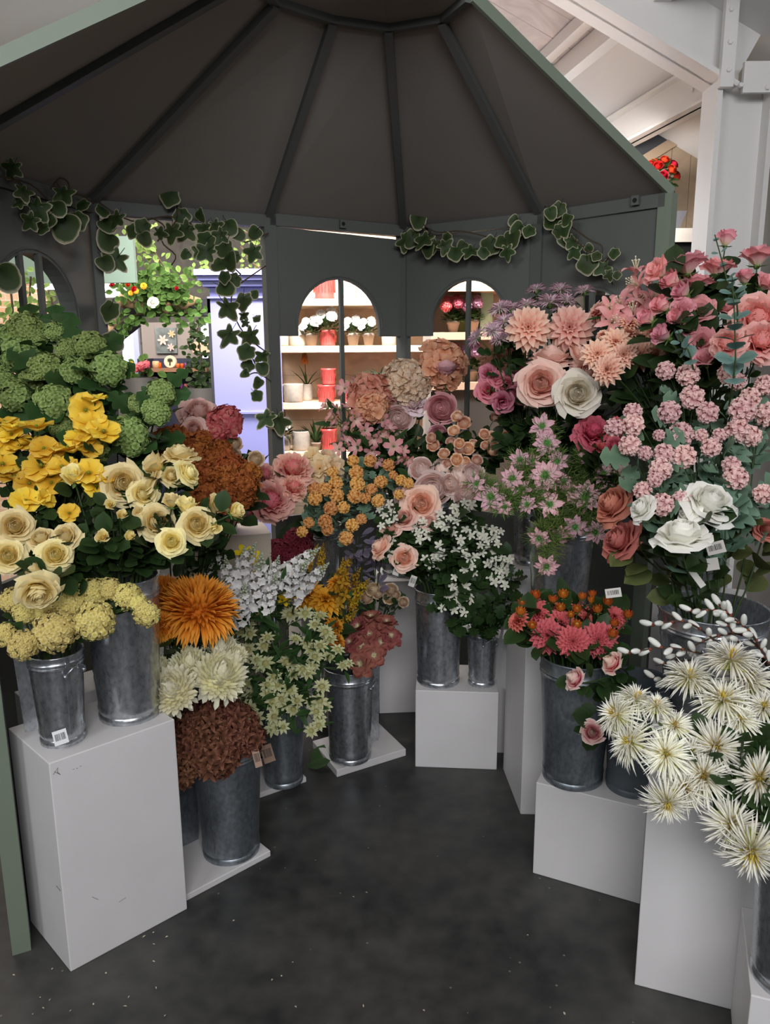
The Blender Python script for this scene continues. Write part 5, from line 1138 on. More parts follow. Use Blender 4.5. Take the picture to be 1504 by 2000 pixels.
# ------------------------------------------------------------------ shop beyond the gazebo
LAV = plain('lavender paint', (152, 154, 214), .5, var=.03, scale=2)
def cabinet():
    Y = 4.25; x0 = at_y(416, 700, Y).x; x1 = at_y(529, 700, Y).x; zt = at_y(470, 560, Y).z
    r = empty('tall_cabinet', ((x0+x1)/2, Y+.25, 0), 'tall lavender cabinet with moulded cornice seen through the gazebo doorway', 'cabinet'); O = Vector(r.location)
    def prt(nm, x0_, x1_, y0, y1, z0, z1, mat, bev=0):
        m = MB(); box(m, x0_-O.x, x1_-O.x, y0-O.y, y1-O.y, z0, z1); o = obj(nm, m, mat, r)
        return o
    prt('cabinet_body', x0, x1, Y, Y+.45, 0, zt, LAV)
    for k, (e, z0, z1) in enumerate(((.012, zt-.06, zt-.05), (.03, zt+.0, zt+.03), (.05, zt+.03, zt+.055), (.065, zt+.055, zt+.085))):
        prt('cornice' if k else 'bead', x0-e, x1+e, Y-e, Y+.45, z0, z1, LAV)
    zq = at_y(470, 806, Y).z; prt('ledge', x0, x1, Y-.012, Y, zq-.006, zq+.006, LAV)
cabinet()
CREAM = plain('shelf cream', (214, 188, 158), .55); BACKP = plain('shelf back panel', (206, 186, 162), .7)
POTG = plain('speckled grey pot', (150, 142, 133), .55, var=.12, scale=40, bump=.3); POTC = plain('cream pot', (166, 154, 140), .6, var=.06, scale=30); POTR = plain('glazed rose red pot', (160, 66, 62), .25, var=.15, scale=18, bump=.4); POTT = plain('grey terracotta pot', (140, 124, 112), .8)
SH = 5.0
def shelf_unit():
    x0 = at_y(534, 680, SH).x; x1 = at_y(852, 680, SH).x
    r = empty('shelf_unit', ((x0+x1)/2, SH+.2, 0), 'cream shop shelving full of flower pots seen through the gazebo windows', 'shelf'); O = Vector(r.location)
    m = MB(); box(m, x0-O.x-.02, x1-O.x+.02, .2, .23, 0, 2.4)
    for z in (1.06, 1.2, 1.36, 1.5, 1.68, 1.8, 2.0): pass
    obj('back_panel', m, plank_mat('shelf back boards', (206, 184, 158), 6.5, 'Z', .7), r)
    zs = []
    for py in (590, 682, 793, 889):
        z = at_y(680, py, SH).z; zs.append(z)
        m = MB(); box(m, x0-O.x, x1-O.x, -.2, .2, z-.022, z+.022); obj('shelf_board', m, CREAM, r).modifiers.new('b', 'BEVEL').width = .004
    for x in (x0-.02, x1): 
        m = MB(); box(m, x-O.x, x-O.x+.02, .16, .2, 0, 2.4); obj('upright', m, plain('shelf upright', (170, 160, 150), .5), r)
    return [z+.022 for z in zs]
SZ = shelf_unit()
def pot_prof(w, h, kindp):
    if kindp == 'terracotta': return [(0, 0), (w*.34, 0), (w*.45, h*.72), (w*.5, h*.72), (w*.5, h), (w*.43, h), (w*.4, h*.8), (0, h*.8)]
    if kindp == 'rose': return [(0, 0), (w*.42, 0), (w*.44, h*.06), (w*.42, h*.12), (w*.47, h*.5), (w*.48, h*.85), (w*.5, h*.88), (w*.5, h), (w*.45, h), (w*.43, h*.8), (0, h*.8)]
    return [(0, 0), (w*.44, 0), (w*.48, h*.08), (w*.5, h*.5), (w*.5, h*.94), (w*.49, h), (w*.45, h), (w*.44, h*.8), (0, h*.8)]
def pot(label, px, pyb, wpx, hpx, mat, kindp='grey', plant=None, Y=None, z=None, rg=random.Random(3), cat=None, group='pots on the shelves', emb=True):
    Y = Y or SH+.1; p = at_y(px, pyb, Y); zb = p.z if z is None else z; s = depth(p)/F; w, h = wpx*s, hpx*s
    x = p.x
    nm = 'potted_plant' if plant else 'flower_pot'
    r = empty(nm, (x, Y, zb), label, cat or ('plant' if plant else 'pot'), group)
    m = MB(); lathe(m, pot_prof(w, h, kindp), 24); obj('pot' if plant else 'pot_body', m, mat, r, smooth=True)
    if kindp == 'rose':
        m = MB()
        for k in range(10):
            a = 2*PI*k/10; c = Vector((math.cos(a), math.sin(a), 0)); t = Vector((-c.y, c.x, 0)); q = c*w*.475
            tube(m, [q-t*w*.09+Vector((0, 0, h*.25)), q-t*w*.08+Vector((0, 0, h*.6)), q+Vector((0, 0, h*.75)), q+t*w*.08+Vector((0, 0, h*.6)), q+t*w*.09+Vector((0, 0, h*.25))], w*.014, 4)
        obj('relief', m, mat, r, smooth=True)
    if not plant: return
    top = Vector((0, 0, h*.8))
    if plant in ('begonia_white', 'begonia_red', 'pink', 'lilac'):
        m = MB(); R0 = w*1.5
        for (ax, ay, az) in fib(34, -.1):
            d = Vector((ax, ay, az*.8+.25)); L = w*.5
            leafshape(m, L, L*.85, um=.5, tip=.5, fold=.08, R=leaf_rot(d+Vector((0, 0, -.1)), Vector((ax, ay, az+.7))), off=tuple(top+Vector((ax*R0*.38, ay*R0*.38, h*.12+az*R0*.35))))
        tube(m, [(0, 0, h*.5), (0, 0, h+R0*.3)], w*.05, 5)
        obj('foliage', m, LEAFDARK if plant != 'lilac' else LEAFMID, r, smooth=True)
        kn = {'begonia_white': 'pot_white', 'begonia_red': 'red_begonia', 'pink': 'pot_pink', 'lilac': 'pot_lilac'}[plant]
        for k in range(5):
            a = k*2.4+.5; rr = R0*(.22+.34*(k/5)); v = KINDS[kn][k % 2]; hz = h+R0*(.72-.45*(k/5)) if plant.startswith('beg') else h+R0*(1.0-.4*k/5)
            q = Vector((rr*math.cos(a), rr*math.sin(a)-.2*w, hz)); o = link('bloom', v[0][1], r, tuple(q)); o.rotation_mode = 'QUATERNION'; o.rotation_quaternion = basis((math.cos(a)*.4, -.7, .6), k); sc = w*(.6 if plant.startswith('beg') else .85); o.scale = (sc, sc, sc)
            m = MB(); tube(m, [tuple(top), tuple(q)], w*.015, 4, .5); obj('stem', m, STEMG, r)
    else:
        m = MB(); n, L, W, e0, e1 = {'aloe': (16, 2.7, .24, 1.25, .85), 'spiky': (36, 1.8, .09, .95, .1), 'torch': (8, 2.4, .12, 1.3, .75)}[plant]
        for k in range(n):
            q = (k+.5)/n; petal(m, w*L*rg.uniform(.75, 1.1), w*W*1.3, e0-.5*(1-q)+.1, e1-.6*(1-q), k*2.4, r0=w*.04, z0=h*.75, nu=6, nv=3, um=.25, tip=1.1, base=.8, cup=.4)
        obj('foliage', m, LEAFMID if plant != 'spiky' else LEAFGREY, r, smooth=True)
        if plant == 'torch':
            m = MB(); tube(m, [(0, 0, h*.6), (-.01, 0, h+w*2.4)], w*.03, 5, .3); obj('stem', m, STEMG, r)
            m = MB()
            for k in range(46): q = k/46; a = 2.4*k; petal(m, w*.42, w*.11, -.6, -1.1, a, r0=w*.1*(1.2-q), z0=h+w*(1.9+.9*q), nu=3, nv=3, um=.5, tip=.5, base=.6, T0=q, T1=q)
            obj('bloom', m, P('torch bloom', (240, 150, 50), (200, 110, 40), (90, 92, 50)), r, (-.01, 0, 0), smooth=True)
s1, s2, s3, s4 = SZ
pot('rose red pot on the top shelf with leaf relief', 634, 583, 44, 52, POTR, 'rose', z=s1); pot('grey textured pot on the top shelf', 679, 583, 36, 50, POTG, z=s1)
pot('squat cream pot on the second shelf beside the gazebo post', 550, 675, 30, 26, POTC, z=s2); pot('taller cream pot second on the second shelf', 581, 675, 31, 34, POTC, z=s2)
pot('white begonia in a small grey pot with dark tag', 609, 675, 26, 24, POTT, 'terracotta', 'begonia_white', z=s2); pot('white begonia in a rose red pot', 641, 675, 33, 30, POTR, 'rose', 'begonia_white', z=s2)
pot('white geranium in a grey terracotta pot beyond the window bar', 690, 675, 26, 24, POTT, 'terracotta', 'begonia_white', z=s2); pot('white geranium in a grey terracotta pot beside a carved pot', 720, 675, 24, 24, POTT, 'terracotta', 'begonia_white', z=s2); pot('carved pale pot at the second shelf end near the post', 760, 675, 29, 18, POTG, z=s2)
pot('grey pot on the third shelf next to the gazebo post', 546, 785, 22, 34, POTG, z=s3); pot('wide grey pot on the third shelf in front of others', 574, 787, 38, 36, POTG, z=s3, Y=SH+.06); pot('orange torch flower in a grey pot', 600, 783, 22, 32, POTG, plant='torch', z=s3, Y=SH+.24)
pot('lower rose red pot of a stacked pair', 638, 785, 36, 33, POTR, 'rose', z=s3); zz = s3+33*depth(at_y(638, 785, SH+.1))/F+.0015
pot('upper rose red pot of a stacked pair', 642, 750, 30, 31, POTR, 'rose', z=zz); pot('rose red pot behind pink bellflowers on the third shelf', 681, 787, 34, 32, POTR, 'rose', z=s3)
pot('spiky dark succulent in a pale grey pot, standing highest', 742, 770, 30, 50, POTG, plant='spiky', z=s3); pot('spiky green succulent in a rose red pot', 712, 780, 26, 36, POTR, 'rose', 'spiky', z=s3, Y=SH+.2)
pot('white begonia in a speckled pot on the lowest shelf', 554, 884, 28, 28, POTG, plant='begonia_white', z=s4); pot('speckled pot with uneven rim on the lowest shelf', 589, 884, 36, 38, POTG, z=s4); pot('bright green aloe in a small pot', 618, 884, 20, 16, POTT, 'terracotta', 'aloe', z=s4); pot('rose red pot with a broken white patch on the lowest shelf', 643, 884, 32, 42, POTR, 'rose', z=s4)
# angled stand of pink pot plants behind the second window
def stand():
    YA = 4.35; r = empty('plant_stand', tuple(at_y(905, 1000, YA))[:2]+(0,), 'pale wood stand of pink pot plants behind the second arched window', 'shelf'); O = Vector(r.location); zs = []
    wood = plain('pale pine', (198, 164, 140), .65, var=.08, scale=12)
    for py in (657, 752, 565):
        z = at_y(905, py, YA).z; zs.append(z+.02); m = MB(); box(m, -.2, .32, -.13, .13, z-.02, z+.02); obj('shelf_board', m, wood, r)
    m = MB(); box(m, -.2, .32, .13, .15, .3, 2.3); obj('back_panel', m, plain('stand back', (214, 204, 192), .6), r)
    m = MB(); box(m, -.23, -.2, -.13, .15, 0, 2.3); obj('side_panel', m, plain('stand side', (150, 142, 134), .5), r)
    m = MB(); box(m, .32, .35, -.13, .15, 0, 2.3); obj('side_panel', m, wood, r)
    return zs, YA
ZS, YA = stand()
G2 = 'pink pot plants on the stand'
pot('pink kalanchoe in a grey terracotta pot, upper stand shelf', 885, 650, 26, 22, POTT, 'terracotta', 'pink', YA-.03, ZS[0], group=G2); pot('lilac pot plant behind the window bar, upper stand shelf', 924, 650, 24, 24, POTT, 'terracotta', 'lilac', YA-.03, ZS[0], group=G2)
pot('pink kalanchoe on the lower stand shelf', 880, 748, 26, 24, POTT, 'terracotta', 'pink', YA-.03, ZS[1], group=G2); pot('lilac pot plant on the lower stand shelf', 920, 748, 26, 24, POTT, 'terracotta', 'lilac', YA-.03, ZS[1], group=G2)
def crate(label, px, py, Y, w, h, d, rgb, nm='box', cat='box', z=None, group=None):
    p = at_y(px, py, Y); m = MB(); box(m, -w/2, w/2, -d/2, d/2, 0, h); o = obj(nm, m, plain('card %d %d %d' % rgb, rgb, .7, var=.08, scale=20), loc=(p.x, Y, p.z if z is None else z)); tag(o, label, cat, group)
    b = o.modifiers.new('b', 'BEVEL'); b.width = .004; return o
crate('mossy green block between the two pot plants on the stand', 906, 640, YA+.05, .075, .1, .06, (130, 142, 84), z=ZS[0]); crate('tall pale green patterned box at the stand end', 948, 640, YA+.02, .07, .27, .07, (176, 206, 180), z=ZS[0])
crate('red gift box on the shelf behind the gazebo post', 806, 765, SH+.1, .1, .12, .1, (190, 24, 30), z=s3)
# dark pots glimpsed through the far arched window
for lab, px, Y in (('dark succulent in a white pot behind the lily panel', 1172, 3.55), ('dark succulent in a grey pot beside the far window bar', 1205, 3.6)):
    pot(lab, px, 580, 26, 24, POTC if px < 1190 else POTT, 'terracotta', 'begonia_white', Y, group='succulents by the far window', rg=random.Random(px))
m = MB(); q = at_y(1190, 581, 3.58); box(m, q.x-.15, q.x+.3, 3.42, 3.74, 0, q.z); o = obj('wall_shelf', m, plain('dark counter', (60, 58, 56), .6)); tag(o, 'dark counter behind the gazebo panel by the lilies', 'counter')
# shelf with red begonia near the column
pz = at_y(1340, 451, 4.4); m = MB(); box(m, pz.x-.35, pz.x+.3, 4.3, 4.64, pz.z-.07, pz.z); o = obj('wall_shelf', m, plain('shelf white', (214, 206, 196), .5)); tag(o, 'white shelf on the plank wall beside the column', 'shelf')
m = MB(); box(m, pz.x-.35, pz.x+.3, 4.32, 4.64, 0, pz.z-.07); o = obj('shelf_carcass', m, plain('black board', (24, 22, 24), .6)); tag(o, 'black cabinet front under the white wall shelf', 'cabinet')
def redpot():
    p = at_y(1318, 450, 4.42); r = empty('potted_plant', (p.x-.03, 4.45, pz.z), 'red begonia in a tapered slate pot on the white wall shelf', 'plant'); m = MB()
    w0, w1, h = .045, .075, .1; V = []
    for w, z in ((w0, 0), (w1, h), (w1-.012, h), (w0, .03)): V += [(-w, -w, z), (w, -w, z), (w, w, z), (-w, w, z)]
    m.add(V, [(3, 2, 1, 0)]+[(i*4+k, i*4+(k+1) % 4, (i+1)*4+(k+1) % 4, (i+1)*4+k) for i in range(3) for k in range(4)]+[(12, 13, 14, 15)]); obj('pot', m, plain('slate', (98, 98, 102), .7), r)
    m = MB()
    for a in fib(60, -.5): 
        L = .045; leafshape(m, L, L*.6, um=.5, tip=.7, R=leaf_rot(a, (a[0], a[1]-.5, a[2]+.5)), off=(a[0]*.06-.06, a[1]*.06, .26+a[2]*.09))
    tube(m, [(0, 0, .05), (-.06, 0, .26)], .012, 5); obj('foliage', m, LEAFDARK, r, smooth=True)
    for k, a in enumerate(fib(16, -.1)):
        o = link('bloom', KINDS['red_begonia'][k % 2][0][1], r, (a[0]*.09-.06, a[1]*.09, .28+a[2]*.1)); o.rotation_mode = 'QUATERNION'; o.rotation_quaternion = basis((a[0], a[1]-.6, a[2]+.2), k); o.scale = (.055, .055, .055)
redpot()
# hanging board, planting trough and arch seen through the doorway
m = MB(); a_ = at_y(-40, 470, 4.6); b_ = at_y(265, 552, 4.6); box(m, a_.x, b_.x, 4.6, 4.64, b_.z, a_.z+.02); o = obj('hanging_board', m, plain('pale sage board', (118, 138, 124), .6)); tag(o, 'pale sage board hanging beyond the doorway and arched window', 'sign board')
GREENS = petal_mat('hanging plant green', (50, 78, 34), (86, 118, 52), trans=.15); GREENL = petal_mat('trailing plant light green', (92, 118, 58), (136, 156, 84), trans=.25)
def trailing(label, pts, Y, n, L, mat, r=.06, seed=1, blooms=None, name='hanging_plant', cat='plant', group=None, planter=False):
    rg = random.Random(seed); P_ = [at_y(x, y, Y) for x, y in pts]; root = empty(name, tuple(P_[0]), label, cat, group); o0 = P_[0]
    path = cat_rom(P_, 6) if len(P_) > 1 else P_; m = MB(); tube(m, [p-o0 for p in path], .006, 5); obj('stem', m, VINE, root)
    m = MB()
    for k in range(n):
        j = rg.random()*(len(path)-1.001); i = int(j); p = path[i].lerp(path[i+1], j-i)+Vector((rg.gauss(0, r), rg.gauss(0, r*.7), rg.gauss(0, r)))
        z = L*rg.uniform(.7, 1.3); leafshape(m, z, z*.7, um=.45, tip=.7, R=leaf_rot((rg.uniform(-1, 1), rg.uniform(-.5, .3), rg.uniform(-1, .4)), (rg.uniform(-.5, .5), -1, rg.uniform(-.2, .8))), off=tuple(p-o0))
    obj('foliage', m, mat, root, smooth=True)
    if planter:
        zb = min(p.z for p in P_)-.03; cx_ = sum(p.x for p in P_)/len(P_); m = MB(); mm = MB(); lathe(mm, [(0, 0), (.1, 0), (.14, zb), (.12, zb), (0, zb-.03)], 20); m.merge(mm, None, (cx_-o0.x, 0, -o0.z)); obj('tall_planter', m, plain('planter grey', (62, 60, 58), .6), root, smooth=True)
    for (kn, x, y, d) in (blooms or ()):
        p = at_y(x, y, Y-.12); o = link('bloom', KINDS[kn][0][0][1], root, tuple(p-o0)); s = d*depth(p)/F; o.scale = (s, s, s); o.rotation_mode = 'QUATERNION'; o.rotation_quaternion = basis((0, -1, .3), x)
trailing('dense hanging planter of green foliage with orange blooms and a white lily', [(255, 565), (290, 560), (320, 560), (352, 560)], 5.4, 420, .05, GREENS, .065, 3, [('gold_dahlia', 280, 558, 14), ('red_begonia', 262, 565, 12), ('gold_dahlia', 255, 572, 11), ('red_begonia', 345, 563, 8), ('white_rose', 298, 590, 20), ('red_begonia', 219, 556, 9), ('red_begonia', 250, 556, 9), ('gold_dahlia', 265, 568, 12)])
for k, (lab, pts, mt) in enumerate((('trailing light green ivy beneath the ceiling beyond the doorway', [(280, 455), (300, 490), (320, 520)], GREENL), ('trailing light ivy hanging above the lavender cabinet', [(390, 500), (400, 530), (395, 555)], GREENL), ('yellow green trailing ivy over the cabinet cornice', [(470, 480), (490, 510), (515, 530)], GREENL), ('light trailing strands at the doorway top', [(430, 440), (470, 450), (510, 465)], GREENL), ('pale ivy beside the sage hanging board', [(255, 450), (262, 480), (268, 520)], GREENL),
      ('light ivy strand beyond the arched window bars', [(20, 560), (25, 610), (22, 650)], GREENL), ('green ivy strand by the brick wall beyond the arched window', [(100, 580), (104, 610), (98, 650)], GREENL), ('leafy ivy strand in the middle of the arched window', [(60, 540), (58, 590), (62, 630)], GREENL))):
    trailing(lab, pts, 5.2 if k < 5 else 4.3, 30, .04, mt, .05, 10+k, group='trailing ivy beyond the gazebo')
DK = plain('dark arch timber', (46, 46, 54), .7)
def arch():
    Y = 5.6; root = empty('display_arch', tuple(at_y(310, 700, Y))[:2]+(0,), 'dark timber arch decked with driftwood beyond the doorway', 'arch'); O = Vector(root.location)
    xl, xr = at_y(195, 620, Y).x, at_y(418, 620, Y).x; zt = at_y(300, 585, Y).z; zb = at_y(300, 618, Y).z
    m = MB(); box(m, xl-O.x-.1, xr-O.x, -.06, .06, zb, zt); obj('lintel', m, DK, root)
    m = MB(); pts = [at_y(205, 690, Y), at_y(225, 655, Y), at_y(262, 625, Y)]
    for a, b in zip(pts, pts[1:]): beam(m, a-O, b-O, .12, .1)
    obj('brace', m, DK, root)
    m = MB(); box(m, xl-O.x-.12, xl-O.x+.06, -.06, .06, 0, zb); obj('post', m, DK, root)
    m = MB(); box(m, xr-O.x-.03, xr-O.x+.1, -.06, .06, 0, zt); obj('post', m, DK, root)
    dw = plain('driftwood', (176, 146, 112), .85, var=.2, scale=14)
    for (x, y, x2, y2, w) in ((232, 590, 270, 600, .055), (205, 625, 225, 640, .06), (318, 610, 340, 600, .045), (345, 602, 392, 588, .05), (205, 640, 222, 655, .055), (275, 600, 300, 606, .03)):
        a, b = at_y(x, y, Y-.12)-O, at_y(x2, y2, Y-.12)-O; m = MB(); mid = a.lerp(b, .5)+Vector((0, -.02, .03)); tube(m, [a, a.lerp(mid, .6), mid, b], [w*.6, w, w*.9, w*.4], 7); obj('driftwood', m, dw, root, smooth=True)
arch()
trailing('leafy ivy draped under the driftwood of the dark arch', [(215, 650), (250, 620), (300, 612), (350, 612), (400, 605)], 5.45, 130, .05, GREENS, .035, 9)
# far counter with candles, clock plaque and a flower painting
YF = 7.0
def flat(label, px0, py0, px1, py1, Y, rgb, nm, cat, d=.03):
    a, b = at_y(px0, py0, Y), at_y(px1, py1, Y); m = MB(); box(m, a.x, b.x, Y, Y+d, b.z, a.z); o = obj(nm, m, plain('paint %s' % nm, rgb, .6)); tag(o, label, cat); return o
a, b = at_y(275, 630, 7.3), at_y(395, 800, 7.3); m = MB(); box(m, a.x, b.x, 7.3, 7.36, 0, a.z); o = obj('wall_partition', m, plain('taupe partition', (150, 140, 136), .8)); o['kind'] = 'structure'
a, b = at_y(258, 640, 7.25), at_y(278, 770, 7.25); m = MB(); box(m, a.x, b.x, 7.25, 7.3, 0, a.z); o = obj('trim_2', m, plain('pale blue post', (186, 194, 222), .5)); o['kind'] = 'structure'
r = empty('flower_painting', tuple(at_y(322, 690, 7.269)), 'framed painting of pink flowers on the taupe partition', 'painting'); O = Vector(r.location)
a, b = at_y(301, 640, 7.25), at_y(345, 690, 7.25); m = MB(); box(m, a.x-O.x, b.x-O.x, 0, .03, b.z-O.z, a.z-O.z); obj('canvas', m, plain('canvas grey green', (120, 128, 128), .8, var=.5, scale=9), r)
for (x, y, d, mt) in ((318, 664, 22, P('painted pink', (236, 186, 176), (240, 206, 196), trans=0)), (335, 652, 16, P('painted peach', (220, 180, 130), (226, 198, 160), trans=0)), (334, 678, 16, MATS['painted pink'])):
    m = MB(); p = at_y(x, y, 7.24); s = d*depth(p)/F
    f = floret(6, .5, .22, random.Random(x), .9, .05, 0, 0, 4); m.merge(f, rmat((0, -1, 0)), tuple(p-O), s); obj('painted_flower', m, mt, r)
def counter():
    r = empty('display_counter', tuple(at_y(345, 800, YF))[:2]+(0,), 'dark blue display counter with wooden shelves beyond the doorway', 'counter'); O = Vector(r.location); nb = plain('navy paint', (52, 54, 76), .5); wd = plain('warm wood', (150, 110, 84), .6)
    x0, x1 = at_y(285, 750, YF).x, at_y(408, 750, YF).x; zs = []
    m = MB(); box(m, x0-O.x, x1-O.x, .14, .18, 0, at_y(345, 700, YF).z); obj('back_panel', m, nb, r)
    for x in (x0, x1-.04): m = MB(); box(m, x-O.x, x-O.x+.04, -.2, .18, 0, at_y(345, 700, YF).z); obj('side_panel', m, nb, r)
    for py in (722, 764): z = at_y(345, py, YF).z; zs.append(z+.015); m = MB(); box(m, x0-O.x-.03, x1-O.x+.03, -.2, .18, z-.015, z+.015); obj('shelf_board', m, wd, r)
    m = MB(); box(m, x0-O.x, x1-O.x, -.18, .14, 0, zs[1]-.06); obj('base_panel', m, nb, r)
    return zs
CZ = counter()
def candle(label, px, wpx, hpx, rgb, z, Y=YF-.08, name='candle_jar', cat='candle'):
    p = at_y(px, 720, Y); s = depth(p)/F; r = empty(name, (p.x, Y, z), label, cat, 'candles on the far counter'); w, h = wpx*s/2, hpx*s; m = MB(); lathe(m, [(0, 0), (w, 0), (w, h*.85), (w*.8, h), (0, h)], 14); obj('jar', m, plain('wax %d %d %d' % rgb, rgb, .4), r, smooth=True)
for a in (('pale round gourd ornament on the far counter', 305, 14, 14, (210, 172, 130), CZ[0]), ('bright orange candle on the far counter', 312, 7, 11, (232, 96, 26), CZ[0]), ('amber jar candle beside the clock', 348, 8, 9, (206, 106, 50), CZ[0]), ('amber jar candle next to the purple one', 356, 7, 9, (200, 96, 40), CZ[0]), ('purple jar candle on the counter top', 364, 7, 10, (140, 60, 150), CZ[0]), ('dark green bottle at the counter end', 377, 9, 16, (40, 56, 36), CZ[0]),
          ('red jar on the lower counter shelf', 332, 8, 10, (130, 44, 46), CZ[1]), ('purple bottle on the lower counter shelf', 346, 6, 12, (110, 40, 130), CZ[1]), ('second purple bottle on the lower counter shelf', 353, 6, 12, (126, 50, 140), CZ[1]), ('pink jar on the lower counter shelf', 361, 7, 12, (176, 106, 106), CZ[1]), ('tall dark box jar on the lower counter shelf', 371, 9, 15, (54, 56, 60), CZ[1])):
    candle(*a)
p = at_y(333, 707, YF-.02); r = empty('wooden_clock', tuple(p), 'round pale wooden plaque with a dark palm motif on the far counter', 'plaque'); m = MB(); q = MB(); R_ = 12.5*depth(p)/F; lathe(q, [(0, .02), (R_*.9, .02), (R_, .01), (R_, -.01), (0, -.01)], 26); m.merge(q, rmat((0, -1, .1))); obj('plaque_disc', m, plain('birch', (224, 206, 178), .6), r)
m = MB(); tube(m, [(0, -.026, -R_*.5), (.004, -.03, R_*.3)], .006, 5)
for k in range(6): a = -.4+k*.8; tube(m, [(.004, -.03, R_*.3), (.004+R_*.4*math.cos(a), -.03, R_*.3+R_*.3*math.sin(a))], .005, 4)
obj('palm_motif', m, plain('ink green', (60, 70, 56), .7), r)
trailing('bunch of pink and red blooms before the far counter', [(255, 730), (275, 722), (290, 720)], 6.6, 40, .07, GREENS, .06, 12, [('pot_pink', 275, 716, 18), ('pot_pink', 285, 712, 16), ('gold_dahlia', 256, 710, 10), ('pot_pink', 266, 720, 14)], name='flower_bunch', cat='flowers', planter=True)
trailing('dark leafy plant before a bright window beyond the doorway', [(385, 640), (390, 680), (395, 720), (400, 750)], 6.4, 170, .05, LEAFDARK, .07, 13, name='leafy_plant', planter=True)
crate('pale box on top of the far counter', 396, 690, YF+.1, .16, .1, .12, (206, 178, 150)); 
# brick wall beyond the arched window, bright windows far behind
def brick():
    m, nt, b = _new('orange brick'); tc = nt.nodes.new('ShaderNodeTexCoord'); mp = nt.nodes.new('ShaderNodeMapping'); mp.inputs['Rotation'].default_value = (PI/2, 0, 0); br = nt.nodes.new('ShaderNodeTexBrick'); br.inputs['Scale'].default_value = 6
    br.inputs['Color1'].default_value = (*s2l((214, 160, 124)), 1); br.inputs['Color2'].default_value = (*s2l((226, 190, 158)), 1); br.inputs['Mortar'].default_value = (*s2l((222, 208, 190)), 1)
    nt.links.new(tc.outputs['Object'], mp.inputs[0]); nt.links.new(mp.outputs[0], br.inputs['Vector']); nt.links.new(br.outputs['Color'], b.inputs['Base Color']); b.inputs['Roughness'].default_value = .85; return m
m = MB(); box(m, -4.6, -2.15, 5.0, 5.1, 0, 2.02); struct('wall_brick', m, brick())
m = MB(); box(m, -4.6, -2.1, 4.97, 5.0, 2.02, 2.1); o = obj('trim_3', m, plain('cream fascia', (222, 212, 196), .6)); o['kind'] = 'structure'
LAMP = emit('lamp diffuser', (255, 255, 255), 9.0)
def tubelight(label, a, b, Y, h=.05):
    p, q = at_y(*a, Y), at_y(*b, Y); r = empty('ceiling_lamp', tuple(p.lerp(q, .5)), label, 'lamp', 'fluorescent lamps'); O = Vector(r.location); w = (q.x-p.x); m = MB(); box(m, -w/2, w/2, -.06, .06, -h/2, h/2); obj('diffuser', m, LAMP, r)
    m = MB(); box(m, -w/2-.02, w/2+.02, -.07, .07, h/2, h/2+.03); obj('housing', m, WHITE, r)
tubelight('long bright fluorescent lamp beyond the doorway post', (185, 570), (252, 570), 6.2, .075); tubelight('slim fluorescent lamp beyond the arched window', (68, 560), (118, 560), 4.9, .025)
def winpane(nm, x0, y0, x1, y1, Y):
    a, b = at_y(x0, y0, Y), at_y(x1, y1, Y); m = MB(); box(m, a.x, b.x, Y, Y+.03, b.z, a.z); o = obj(nm, m, emit('bright daylight window', (226, 238, 255), 3.0)); o['kind'] = 'structure'
winpane('window_1', 392, 632, 420, 735, 7.6); winpane('window_2', 236, 640, 262, 720, 7.6)
# small things on the floor
def debris():
    m = MB(); rg = random.Random(2)
    for k in range(46):
        p = at_z(rg.uniform(30, 1150), rg.uniform(1640, 1995), .0015)
        if (k % 3): p = at_z(rg.uniform(20, 330), rg.uniform(1780, 1990), .0015)
        R = rmat((rg.uniform(-.3, .3), rg.uniform(-.3, .3), 1), rg.uniform(0, 6)); q = MB(); petal(q, rg.uniform(.004, .01), rg.uniform(.003, .006), .1, -.2, 0, nu=3, nv=3); m.merge(q, R, (p.x, p.y, .002))
    o = obj('petal_debris', m, plain('dry petal', (190, 180, 156), .8), smooth=True); o['kind'] = 'stuff'
debris()
p = at_z(600, 1500, .0); r = empty('fallen_leaf_sprig', (p.x, p.y, .002), 'green leaf sprig lying on the floor between two white boards', 'leaf sprig')
for k, (dx, dy, L) in enumerate(((.0, .0, .09), (.02, .02, .1), (-.02, .02, .08))):
    m = MB(); leafshape(m, L, L*.6, um=.45, tip=.7, fold=.05, droop=-.25, R=leaf_rot((math.cos(k*1.2), math.sin(k*1.2), .15), (0, -.3, 1)), off=(dx, dy, .006)); obj('leaf', m, LEAFMID, r, smooth=True)

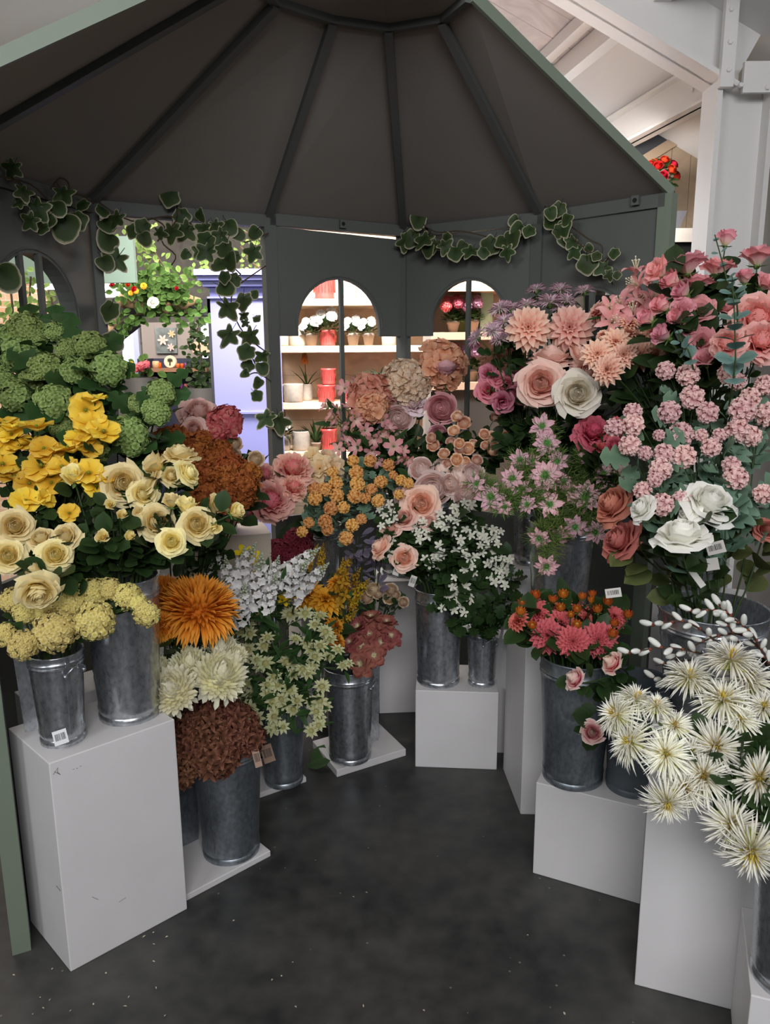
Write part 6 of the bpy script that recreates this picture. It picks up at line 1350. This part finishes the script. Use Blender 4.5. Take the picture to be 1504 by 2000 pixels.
# ------------------------------------------------------------------ light
def area(name, loc, target, sx, sy, power, rgb=(255, 246, 236), spread=PI):
    d = bpy.data.lights.new(name, 'AREA'); d.shape = 'RECTANGLE'; d.size = sx; d.size_y = sy; d.energy = power; d.spread = spread; d.color = s2l(rgb)
    o = bpy.data.objects.new(name, d); COL.objects.link(o); o.location = loc
    o.rotation_euler = (Vector(target)-Vector(loc)).to_track_quat('-Z', 'Y').to_euler(); return o
area('shop_lamp', (.4, -2.4, 3.1), (.0, 2.6, .8), 2.4, 1.2, 128, (250, 251, 255))
area('shop_lamp_2', (-2.2, -1.2, 3.2), (.6, 2.2, .6), 1.2, 1.0, 40, (246, 250, 255))
area('shop_lamp_3', (2.9, -.2, 3.2), (.9, 2.2, .9), 1.2, 1.0, 45, (246, 250, 255))
area('hall_lamp', (-.1, 3.95, 2.7), (-.15, 5.2, 1.3), 1.4, .4, 92, (255, 246, 238), 1.9)
area('hall_lamp_2', (-2.6, 4.2, 3.3), (-2.8, 5.2, 1.6), 2.4, 1.2, 75, (255, 246, 232))
area('hall_lamp_3', (-1.6, 5.2, 3.3), (-1.4, 7.0, 1.0), 1.6, 1.0, 85)
area('hall_lamp_5', (-1.2, 3.5, 2.9), (-.8, 4.3, 1.4), .8, .5, 19, (255, 250, 250), 1.9)
area('hall_lamp_6', (.75, 3.85, 2.6), (.7, 4.35, 1.4), .5, .3, 10, (255, 246, 236), 1.9)
area('plank_wall_fill', (1.12, 4.0, 2.5), (1.42, 4.76, 2.1), .3, .3, 8, (255, 250, 246), 1.9)  # added fill without a fixture, brightens the dim plank wall
area('ceiling_wash', (-2.4, .6, 2.3), (-1.6, 1.4, 4.0), 1.0, 1.0, 16, (255, 248, 242))  # added upward fill out of view, lifts the ceiling only
area('column_lamp', (3.2, 1.9, 2.3), (1.4, 4.2, 2.9), 1.0, 1.0, 11, (250, 250, 255))
area('hall_lamp_4', (.8, 7.0, 2.6), (.6, 5.5, 3.8), 2.0, 2.0, 75, (240, 248, 255))
w = bpy.data.worlds.new('world'); scene.world = w; w.use_nodes = True
w.node_tree.nodes['Background'].inputs[0].default_value = (*s2l((214, 220, 230)), 1); w.node_tree.nodes['Background'].inputs[1].default_value = .13
vs = scene.view_settings; vs.view_transform = 'Standard'; vs.look = 'None'; vs.gamma = 1.0; vs.use_curve_mapping = False; vs.exposure = 0.0
scene.cycles.max_bounces = 6; scene.cycles.diffuse_bounces = 4; scene.cycles.caustics_reflective = False; scene.cycles.caustics_refractive = False
scene.cycles.use_denoising = True
